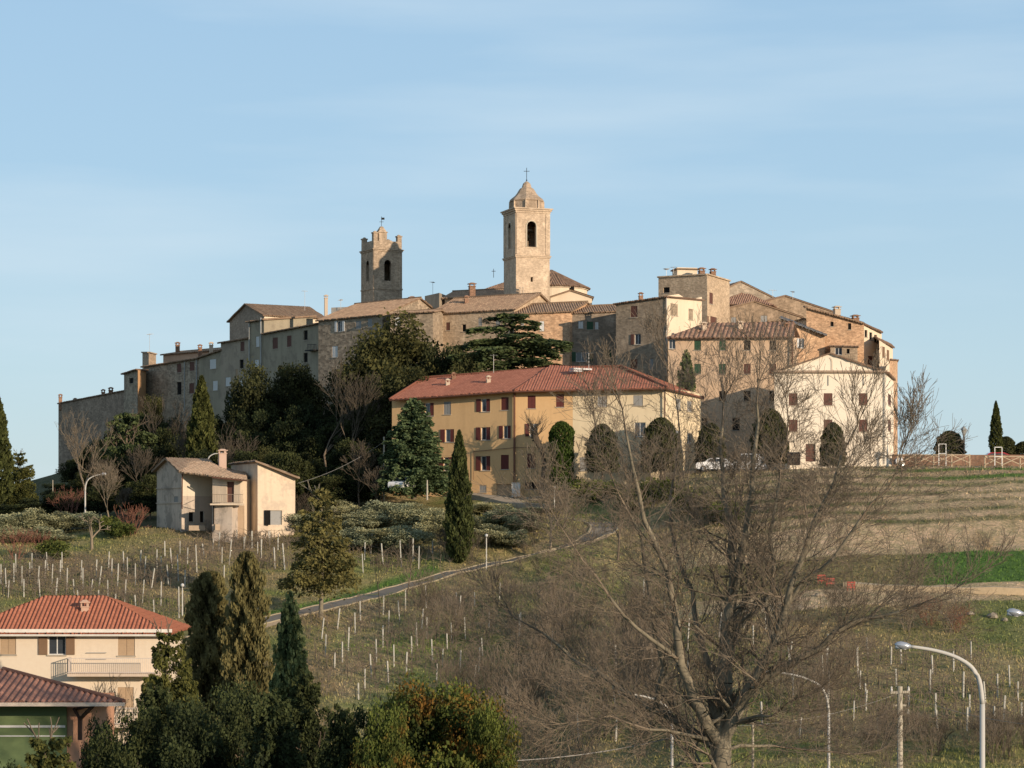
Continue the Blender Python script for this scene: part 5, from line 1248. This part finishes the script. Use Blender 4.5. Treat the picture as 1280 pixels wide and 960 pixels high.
for px, py, s, lab in [(268,850,1.4,'pinkish-brown leafless shrub between the cream house and the conifer pair'),(372,660,.9,'leafless shrub by the garage of the derelict farmhouse'),(700,660,1.1,'leafless shrub right of the olives, inside the road bend'),(668,680,.9,'leafless shrub below the olives beside the road'),(560,700,.8,'leafless shrub at the foot of the tall pointed cypress'),(590,705,.8,'leafless shrub right of the tall pointed cypress')]: shrub(px, py, s, SHR[1], lab)

GW = 'brown leafless trees within the dark wood'
for px, top, Y, seed in ((205,500,287,41),(232,535,268,42),(168,560,262,43),(120,575,262,44),(300,545,256,47),(450,560,248,48),(470,590,244,49),(330,590,248,51),(150,610,246,52)):
    z0 = ground(GX(px, Y), Y); hgt = GZ(top, Y)-z0
    bare_thing('bare_tree', simple_bare(seed, hgt, r=.1, spread=.42, tmin=.017), Vector((GX(px, Y), Y, z0)), 'brown leafless tree standing among the dark evergreens below the village', (BARK, TWIG_D), group=GW)
# ------------------------------------------------------------------ vineyard posts
PW = plain('whitewashed_post', (.40,.39,.34), .85, 0, .25, 3)
def post_mesh(seed):
    R2 = random.Random(seed); m = M(); w = .05
    m.box((0,0,.95), (.085,.075,2.3)); m.box((0,0,2.12), (.06,.055,.05)); return m
pm = []
for i in range(3):
    m = post_mesh(i); me = bpy.data.meshes.new('vineyard_post'); me.from_pydata(m.v, [], m.f); me.materials.append(PW); pm.append(me)
def post(px, pt, pb, lab, grp):
    p = hit(px, pb); h = (pb-pt)*p.y/F; h = min(max(h, 1.2), 2.6)
    o = bpy.data.objects.new('vineyard_post', pm[RS.randrange(3)]); COL.objects.link(o); o.location = p; o.scale = (RS.uniform(.9,1.3), RS.uniform(.9,1.2), h/2.13)
    o.rotation_euler = (RS.gauss(0,.03), RS.gauss(0,.05), RS.random()*.6); tag(o, lab, 'post', grp); return p
A_ = [(222,598,695),(238,632,730),(300,596,695),(318,625,725),(382,590,690),(402,620,725),(464,587,685),(487,620,705),(505,545,625),(540,580,680),(580,545,610),(572,612,745),(617,578,660),(665,545,705),(357,657,765),(438,680,780),(523,663,765),(604,690,780),(268,657,775),(175,670,775),(160,637,740),(85,640,740),(15,680,790),(52,735,815),(135,735,820),(220,740,840),(305,737,850),(393,738,855),(485,748,870),(575,760,930),(95,680,785),(745,535,595),(773,500,595),(790,575,660),(826,535,665),(865,500,550),(901,530,585),(940,495,580),(987,537,630),(1028,495,570),(1055,578,685),(1070,530,590),(968,572,610),(700,575,620),(75,790,870),(172,790,870),(257,810,880),(360,820,885),(451,843,910),(800,668,730),(1103,655,690),
      (-20,640,740),(-60,660,760),(-95,640,735),(-130,670,770),(-170,650,745),(-210,670,770),(-250,655,750),(-290,680,780),(-315,660,760),(-40,730,820),(-120,735,825),(-200,735,825),(-280,740,830),(-10,600,690),(-80,600,690),(-160,605,695),(-240,610,700)]
pa = [post(80+x/4, 540+a/4, 540+b/4, 'whitewashed vineyard post in the field below the derelict farmhouse', 'vineyard posts below the derelict farmhouse') for x, a, b in A_]
B_ = [(354,408,485),(297,443,520),(310,503,585),(438,382,458),(419,424,505),(394,477,562),(372,530,605),(344,580,625),(521,361,432),(540,416,498),(581,380,458),(602,341,413),(520,470,550),(496,520,603),(478,574,663),(454,628,705),(431,683,740),(678,323,408),(661,410,485),(645,505,545),(626,510,595),(604,567,655),(787,350,405),(797,362,430),(785,410,480),(771,460,535),(754,500,560),(736,555,620),(738,337,390),(853,350,400),(882,515,580),(868,550,640),(853,615,675),(834,670,730),(973,670,725),(1015,430,510),(943,315,385),(905,420,480),(1130,490,560),(715,610,670),(680,440,520),(640,460,540),(560,540,620),(540,600,680),(700,520,600),(820,440,520),(800,560,640)]
pb_ = [post(300+x/2.909, 620+a/2.909, 620+b/2.909, 'whitewashed vineyard post on the slope below the road', 'vineyard posts below the road') for x, a, b in B_]
C_ = [(15,150,190),(44,127,190),(77,157,222),(107,127,180),(127,186,260),(139,150,180),(162,172,260),(354,130,190),(420,135,190),(453,168,232),(448,210,280),(475,137,210),(520,172,250),(531,140,205),(587,158,260),(629,155,240),(650,182,265),(699,163,210)]
pc = [post(300+x/2.909, 620+a/2.909, 620+b/2.909, 'whitewashed vineyard post between the olives and the road', 'vineyard posts above the road') for x, a, b in C_]
D_ = [(25,380,470),(38,490,580),(203,340,420),(340,395,500),(350,510,595),(387,360,435),(377,600,695),(322,670,740),(494,400,487),(541,415,480),(519,505,585),(575,590,680),(580,690,800),(686,440,530),(674,505,615),(700,615,725),(709,690,790),(783,420,515),(827,515,640),(857,620,725),(845,680,790),(863,373,460),(985,525,635),(1042,485,585),(970,675,775),(1014,625,740),(1098,670,750),(437,740,820),(181,440,540),(70,730,820),(204,560,660),(930,560,660),(1080,560,650)]
pd = [post(980+x/3.693, 700+a/3.693, 700+b/3.693, 'whitewashed vineyard post on the right slope below the sandy track', 'vineyard posts on the right slope') for x, a, b in D_]
E_ = [(405,380,440),(432,480,540),(432,590,690),(540,500,600),(540,620,720),(638,480,560),(743,520,600),(770,755,830),(853,570,650),(865,650,740),(650,735,815),(205,790,870),(320,580,660),(320,700,780),(320,800,880),(475,450,520),(715,470,530),(780,480,550),(25,480,550),(970,560,650),(970,660,750),(1065,590,680),(1090,700,780)]
pe = [post(640+x/2.4615, 570+a/2.4615, 570+b/2.4615, 'whitewashed vineyard post seen through the branches of the huge bare tree', 'vineyard posts behind the huge bare tree') for x, a, b in E_]

# bare vines trained between the posts: too many and too small to count
SV = []; RV = random.Random(8)
for ps in (pa, pb_, pc, pd, pe):
    for p in ps:
        for k in range(12):
            x = p.x+RV.uniform(-3.2, 3.2); y = p.y+RV.uniform(-.5, .5)+RV.choice((0, 0, 1.6))
            z = ground(x, y); t = z+RV.uniform(.6, .95); SV.append(((x,y,z-.05), (x+RV.gauss(0,.06),y,t), .035, .025))
            for _ in range(4): SV.append(((x,y,t-.05), (x+RV.gauss(0,.45),y+RV.gauss(0,.12),t+RV.uniform(.05,.6)), .02, .012))
for ps in (pa, pb_, pc, pd, pe):     # trellis wires from each post to its nearest neighbour along the row
    for p in ps:
        q = [o_ for o_ in ps if 1.2 < o_.x-p.x < 9 and abs(o_.y-p.y) < 2.2]
        if q:
            o_ = min(q, key=lambda a: (a-p).length)
            for hz in (.8, 1.5): SV.append(((p.x,p.y,p.z+hz), (o_.x,o_.y,o_.z+hz), .012, .012))
me = segs_mesh('bare_vines', SV, TWIG); o = bpy.data.objects.new('bare_vines', me); COL.objects.link(o); tag(o, 'rows of leafless pruned vines between the whitewashed posts', 'vines', kind='stuff')
# ------------------------------------------------------------------ lamps, poles, wires
LM = plain('galvanised_lamp_metal', (.50,.485,.44), .6, .0, .1)
def lamp(arm, Y, r, label, hl, foot_px=None, grp='curved street lamps'):
    """arm: pixel path from the head end to the pole"""
    x = GX(arm[-1][0], Y); z0 = ground(x, Y)-.1; t = thing('street_lamp', label, 'street lamp', (x, Y, z0), grp)
    pts = [P(a, b, Y) for a, b in arm]; pts[-1] = Vector((x, Y, pts[-1].z))
    m = M(); zb = pts[-1].z; m.tube([(x,Y,z0), (x,Y,z0+(zb-z0)*.5), (x,Y,zb)], [r*1.2, r*1.1, r], 10); m.build('pole', LM, t, True)
    sm = [pts[0]]
    for i in range(len(pts)-1):
        for q in (.25, .5, .75, 1): sm.append(pts[i].lerp(pts[i+1], q))
    for _ in range(3): sm = [sm[0]]+[(sm[i-1]+sm[i]*2+sm[i+1])/4 for i in range(1, len(sm)-1)]+[sm[-1]]
    m = M(); m.tube(sm, [r*.62+r*.38*i/(len(sm)-1) for i in range(len(sm))], 8); m.build('arm', LM, t, True)
    d = (pts[0]-pts[1]).normalized(); h0 = pts[0]; m = M()
    prof = [(0,.01),(.12,.09),(.35,.15),(.65,.17),(.88,.12),(1,.02)]
    m.tube([h0+d*(hl*(a-.15)) for a, _ in prof], [b*hl/.75 for _, b in prof], 10); hd = m.build('lamp_head', plain('lamp_head_grey', (.45,.48,.52), .25, .5, .1), t, True)
    m = M(); m.tube([h0+d*(hl*.2)+Vector((0,0,-.11*hl)), h0+d*(hl*.8)+Vector((0,0,-.11*hl))], [.12*hl,.13*hl], 8); m.build('lamp_glass', plain('lamp_glass', (.6,.62,.62), .15), hd, True)
    return t
lamp([(1137,808),(1165,812),(1191,819),(1213,831),(1225,849),(1228,880)], 55, .062, 'tall curved street lamp with grey head at the lower right', .42)
lamp([(786,867),(808,871),(827,877),(838,890),(840,905)], 86, .05, 'curved street lamp half hidden left of the huge bare tree trunk', .5)
lamp([(957,839),(978,841),(1004,846),(1027,857),(1034,873),(1036,890)], 88, .05, 'thin curved street lamp seen through the right branches of the huge bare tree', .42)
lamp([(1277,767),(1300,771),(1330,779),(1355,792),(1368,810),(1371,840)], 52, .075, 'street lamp whose grey head just enters at the right edge', .4)
lamp([(126,593),(118,594.5),(110,599),(107,606),(106.5,614)], 246, .08, 'curved street lamp on the left slope before the dark wood', .7)
lamp([(273,567),(268,567),(262,570),(259.5,575),(259,582)], 252, .08, 'street lamp arching above the roof of the derelict farmhouse', .6)
def globe(px, pt, pb, lab):
    p = hit(px, pb); t = thing('path_lamp', lab, 'street lamp', p, 'small globe lamps'); zt = GZ(pt, p.y)
    m = M(); m.tube([p, (p.x,p.y,zt-.3)], [.06,.045], 8); m.build('pole', LM, t); m = M(); m.lathe((p.x,p.y,zt), [(.02,-.26),(.12,-.2),(.16,-.1),(.13,0),(.02,.06)], 10); m.build('globe', plain('opal_globe', (.5,.5,.48), .3), t, True)
globe(608, 668, 712, 'small globe lamp beside the road below the olives'); globe(228, 730, 770, 'small globe lamp low in the left vineyard'); globe(693, 608, 640, 'small lamp beside the bare tree at the road bend')
# lantern on the skyline
t = thing('street_lantern', 'old-fashioned street lantern against the sky behind the rustic fence', 'street lamp', P(1205,573,242)); b = P(1205,573,242)
m = M(); z = GZ(543,242); m.tube([b, (b.x,b.y,b.z+.5), (b.x,b.y,z)], [.14,.1,.08], 8); m.build('pole', plain('dark_iron', (.03,.03,.03), .6, .5), t)
m = M(); m.lathe((b.x,b.y,z-.2), [(.08,0),(.3,.65),(.36,.68),(.14,.95),(.03,1.05)], 6); m.build('lantern', plain('lantern_glass', (.3,.3,.28), .3), t)
def pole(px, pt, Y, lab, w=.2, cross=None, base=None, name='utility_pole'):
    x = GX(px, Y); z0 = ground(x, Y)-.1 if base is None else GZ(base, Y); zt = GZ(pt, Y); t = thing(name, lab, 'pole', (x, Y, z0)); m = M()
    m.tube([(x,Y,z0),(x,Y,zt)], [w*.62,w*.42], 8); m.build('pole', plain('concrete_pole', (.42,.38,.3), .9, 0, .3, 3), t)
    if cross:
        m = M(); zc = zt-.25; m.bar((x-cross/2,Y,zc), (x+cross/2,Y,zc+.04), .09)
        m.bar((x-cross/3,Y,zc-.5), (x+cross/3,Y,zc-.5), .07); m.build('crossarm', plain('concrete_pole', (.42,.38,.3), .9, 0, .3, 3), t)
        m = M()
        for s in (-.45, 0, .45): m.lathe((x+s*cross,Y,zc+.05), [(.03,0),(.05,.05),(.03,.12),(.045,.16),(.01,.2)], 8)
        m.build('insulators', plain('porcelain', (.6,.58,.54), .3), t)
    return t
pole(1125, 858, 92, 'grey concrete utility pole with small crossarm at the bottom right', .24, .75)
pole(480, 546, 250, 'wooden utility pole left of the blue-green fir', .2, None, 640)
pole(941, 898, 82, 'thin pale pole right of the trunk of the huge bare tree', .1, None, name='thin_pole')
pole(534, 600, 238, 'short pale post below the blue-green fir', .16, None, 625, 'short_post')
pole(66, 600, 262, 'thin lamp pole at the dark left edge of the wood', .1, None, 640, 'thin_pole')
def wire(a, b, sag, lab, r=.015):
    m = M(); a = Vector(a); b = Vector(b); pts = []
    for i in range(17): t = i/16; q = a.lerp(b, t); q.z -= sag*4*t*(1-t); pts.append(q)
    m.tube(pts, r, 5); build_top(m, 'overhead_cable', plain('pale_cable', (.3,.29,.27), .6), lab, 'cable')
wire(P(1125,866,92), P(1500,905,60), .6, 'overhead cable leaving the concrete utility pole to the right', .007)
wire(P(1125,866,92), P(840,905,80), .5, 'overhead cable from the concrete utility pole towards the left lamp', .006)
wire(P(840,922,80), P(560,952,74), .25, 'pale slack cable above the thicket at the bottom centre', .018)
wire(P(480,552,250), P(372,604,236), .5, 'overhead cable from the wooden pole down to the derelict farmhouse', .014)
# ------------------------------------------------------------------ rustic fence
FW = plain('peeled_wood', (.50,.40,.28), .85, 0, .2, 3)
def fence(x0, x1, n, Y, pt, pb, lab):
    b = P(x0, pb, Y); t = thing('rustic_fence', lab, 'fence', b); zs = lambda px: ground(GX(px, Y), Y)
    xs = [x0+(x1-x0)*i/n for i in range(n+1)]; hh = (pb-pt)*Y/F; bz = lambda px: max(zs(px), GZ(pb, Y))-.05
    for x in xs: m = M(); m.tube([(GX(x,Y),Y,bz(x)-.3), (GX(x,Y),Y,bz(x)+hh)], .07, 6); m.build('post', FW, t)
    for a, c in zip(xs[:-1], xs[1:]):
        m = M(); m.tube([(GX(a,Y),Y-.08,bz(a)+hh-.08), (GX(c,Y),Y-.08,bz(c)+hh-.08)], .055, 6); m.build('rail', FW, t)
        for s in (0, 1):
            m = M(); m.tube([(GX(a,Y),Y-.09-.1*s,bz(a)+(.1 if s else hh-.1)), (GX(c,Y),Y-.09-.1*s,bz(c)+(hh-.1 if s else .1))], .05, 6); m.build('brace', FW, t)
fence(1122, 1212, 4, 234, 567, 579.5, 'cross-braced wooden rustic fence on the right crest, left section')
fence(1231, 1297, 3, 234, 569, 581.5, 'cross-braced wooden rustic fence on the right crest, right section')
for px, pt, lab in ((1178,555,'white empty notice frame standing before the round clipped dome'),(1248,559,'white empty notice frame below the small slender cypress')):
    Y = 233.3; b = P(px, 582, Y); m = M(); w = .36
    zt = GZ(pt, Y); m.bar((b.x-w,Y,b.z), (b.x-w,Y,zt), .07); m.bar((b.x+w,Y,b.z), (b.x+w,Y,zt), .07); m.bar((b.x-w-.03,Y,zt), (b.x+w+.03,Y,zt), .07); m.bar((b.x-w,Y,zt-.95), (b.x+w,Y,zt-.95), .06)
    build_top(m, 'notice_frame', plain('white_rail', (.75,.75,.72), .5), lab, 'sign frame', base=b)
# low shaded parapet behind the fence on the terrace
m = M(); m.bar(P(1115,577,240), P(1300,577,240), .3, 1.4); build_top(m, 'terrace_wall', stone('terrace_brick', (.3,.18,.12), None, .25), 'low dark red brick wall behind the rustic fence', 'wall')
# ------------------------------------------------------------------ cars
def car(px, Y, rz, col, label, van=False, base=None):
    x = GX(px, Y); z0 = (ground(x, Y) if base is None else GZ(base, Y))+.02; t = thing('parked_car', label, 'car', (0,0,0), 'cars parked on the terrace and slope')
    paint = N('car_paint_'+col); cc = {'white': (.75,.75,.74), 'silver': (.45,.47,.5), 'red': (.35,.03,.03), 'grey': (.2,.21,.22)}[col]
    paint.b.inputs['Coat Weight'].default_value = .5; paint = paint.fin(cc, .35)
    Hh = 1.45 if not van else 1.9
    prof = [(-2.05,.35),(-2.08,.75),(-1.9,.95),(-1.15,1.02),(-.55,Hh-.03),(.85,Hh),(1.75,1.08 if not van else Hh-.1),(2.0,.95),(2.05,.4),(1.7,.25),(-1.7,.25)]
    m = M(); L_ = []; 
    for s in (-1, 1):
        L_.append([Vector((a, s*(.84 if b < 1.05 else .84-.22*(b-1.0)/.45), b)) for a, b in prof])
    n = len(prof)
    m.poly(L_[0]); m.poly(L_[1][::-1])
    for i in range(n): j = (i+1) % n; m.poly([L_[0][j], L_[0][i], L_[1][i], L_[1][j]])
    body = m.build('body', paint, t)
    g = M()
    for s in (-1, 1):
        f = lambda a, b: Vector((a, s*(.86-.22*(b-1.0)/.45+.005), b))
        for q in ([(-.95,1.06),(-.48,Hh-.12),(.1,Hh-.1),(.1,1.06)], [(.17,1.06),(.17,Hh-.1),(.8,Hh-.12),(1.3,1.1)]): pp_ = [f(*c) for c in q]; g.poly(pp_ if s < 0 else pp_[::-1])
    g.poly([(-1.13,-.68,1.06),(-1.13,.68,1.06),(-.62,.6,Hh-.09),(-.62,-.6,Hh-.09)]); g.poly([(1.74,-.68,1.12),(1.74,.68,1.12),(.93,.6,Hh-.06),(.93,-.6,Hh-.06)])
    g.build('window', glass_mat(), t)
    for a in (-1.3, 1.3):
        for s in (-1, 1):
            w = M(); w.tube([(a,s*.68,.31),(a,s*.87,.31)], .31, 14); tw = w.build('wheel', plain('tyre_rubber', (.02,.02,.02), .9), t)
            w = M(); w.tube([(a,s*.87,.31),(a,s*.885,.31)], .19, 10); w.build('rim', plain('alloy', (.4,.4,.4), .35, .7), tw)
    for s in (-1, 1):
        w = M(); w.box((-2.03,s*.6,.72), (.08,.32,.16)); w.build('headlight', plain('lamp_glass', (.6,.62,.62), .15), t)
        w = M(); w.box((2.02,s*.62,.78), (.06,.25,.18)); w.build('tail_light', plain('red_lens', (.3,.01,.01), .3), t)
    t.location = (x, Y, z0); t.rotation_euler = (0, 0, rz); OFF[t.name] = t.location.copy(); return t
car(893, 244.5, .05, 'white', 'white parked car in the shade left of the tall clipped dome')
car(932, 245.5, .1, 'white', 'white parked car touching the tall clipped dome', True)
car(1138, 241, .3, 'silver', 'silver parked car at the left end of the rustic fence')
car(1243, 241.5, .0, 'red', 'red parked car behind the right section of the rustic fence')
car(505, 244, 1.15, 'white', 'white parked car under the blue-green fir', base=614)
# waste container by the white house, orange net barriers and stones near the track
t = thing('waste_container', 'dark brown waste container in front of the white gabled house', 'container', P(992,582,243)); b = P(992,582,243)
m = M(); m.box((b.x,b.y,b.z+.65), (1.25,1.0,1.2), 0, 1.08); m.build('bin', plain('brown_plastic', (.10,.065,.045), .6), t); m = M(); m.box((b.x,b.y,b.z+1.32), (1.4,1.12,.14), 0, .9); m.build('lid', plain('dark_lid', (.05,.045,.04), .5), t)
for i, (px, py) in enumerate(((1027,729),(1038,733),(1064,738))):
    p = hit(px, py); m = M()
    for k in range(3): m.tube([p+Vector((-.3+.3*k,.1*k,-.1)), p+Vector((-.3+.3*k,.1*k,.72))], .04, 6)
    for q in (.25,.45,.65): m.bar(p+Vector((-.36,-.04,q)), p+Vector((.36,.16,q)), .04, .13)
    build_top(m, 'barrier_net', plain('red_plastic_net', (.33,.06,.04), .6), ['leftmost red plastic net barrier beside the sandy track','middle red plastic net barrier beside the sandy track','rightmost red plastic net barrier, slightly apart from the others'][i], 'barrier', base=p)
for i, (px, py, s, lab) in enumerate(((1213,769,.5,'pale boulder right of the reddish shrubs'),(1241,772,.65,'broad grey boulder on the grass below the track'),(1256,776,.4,'small grey boulder right of the broad one'),(1022,745,.4,'small pale stone left of the net barriers'),
     (262,659,.35,'pale rubble stone under the derelict farmhouse'),(232,662,.4,'stone beside the left corner of the derelict farmhouse'),(270,656,.3,'broken plaster lump below the balcony'))):
    p = hit(px, py); s *= .7; m = M(); rb = random.Random(i); ring_ = []
    prof = [(.25,-.2),(.9,0),(1,.25),(.75,.6),(.3,.8),(.02,.85)]; m.lathe(p, [(r*s, z*s) for r, z in prof], 9)
    m.v = [(v[0]+rb.gauss(0,.09)*s, v[1]+rb.gauss(0,.09)*s, v[2]+rb.gauss(0,.07)*s) for v in m.v]
    build_top(m, 'boulder', plain('field_stone', (.28,.24,.18), .95), lab, 'rock', base=p)
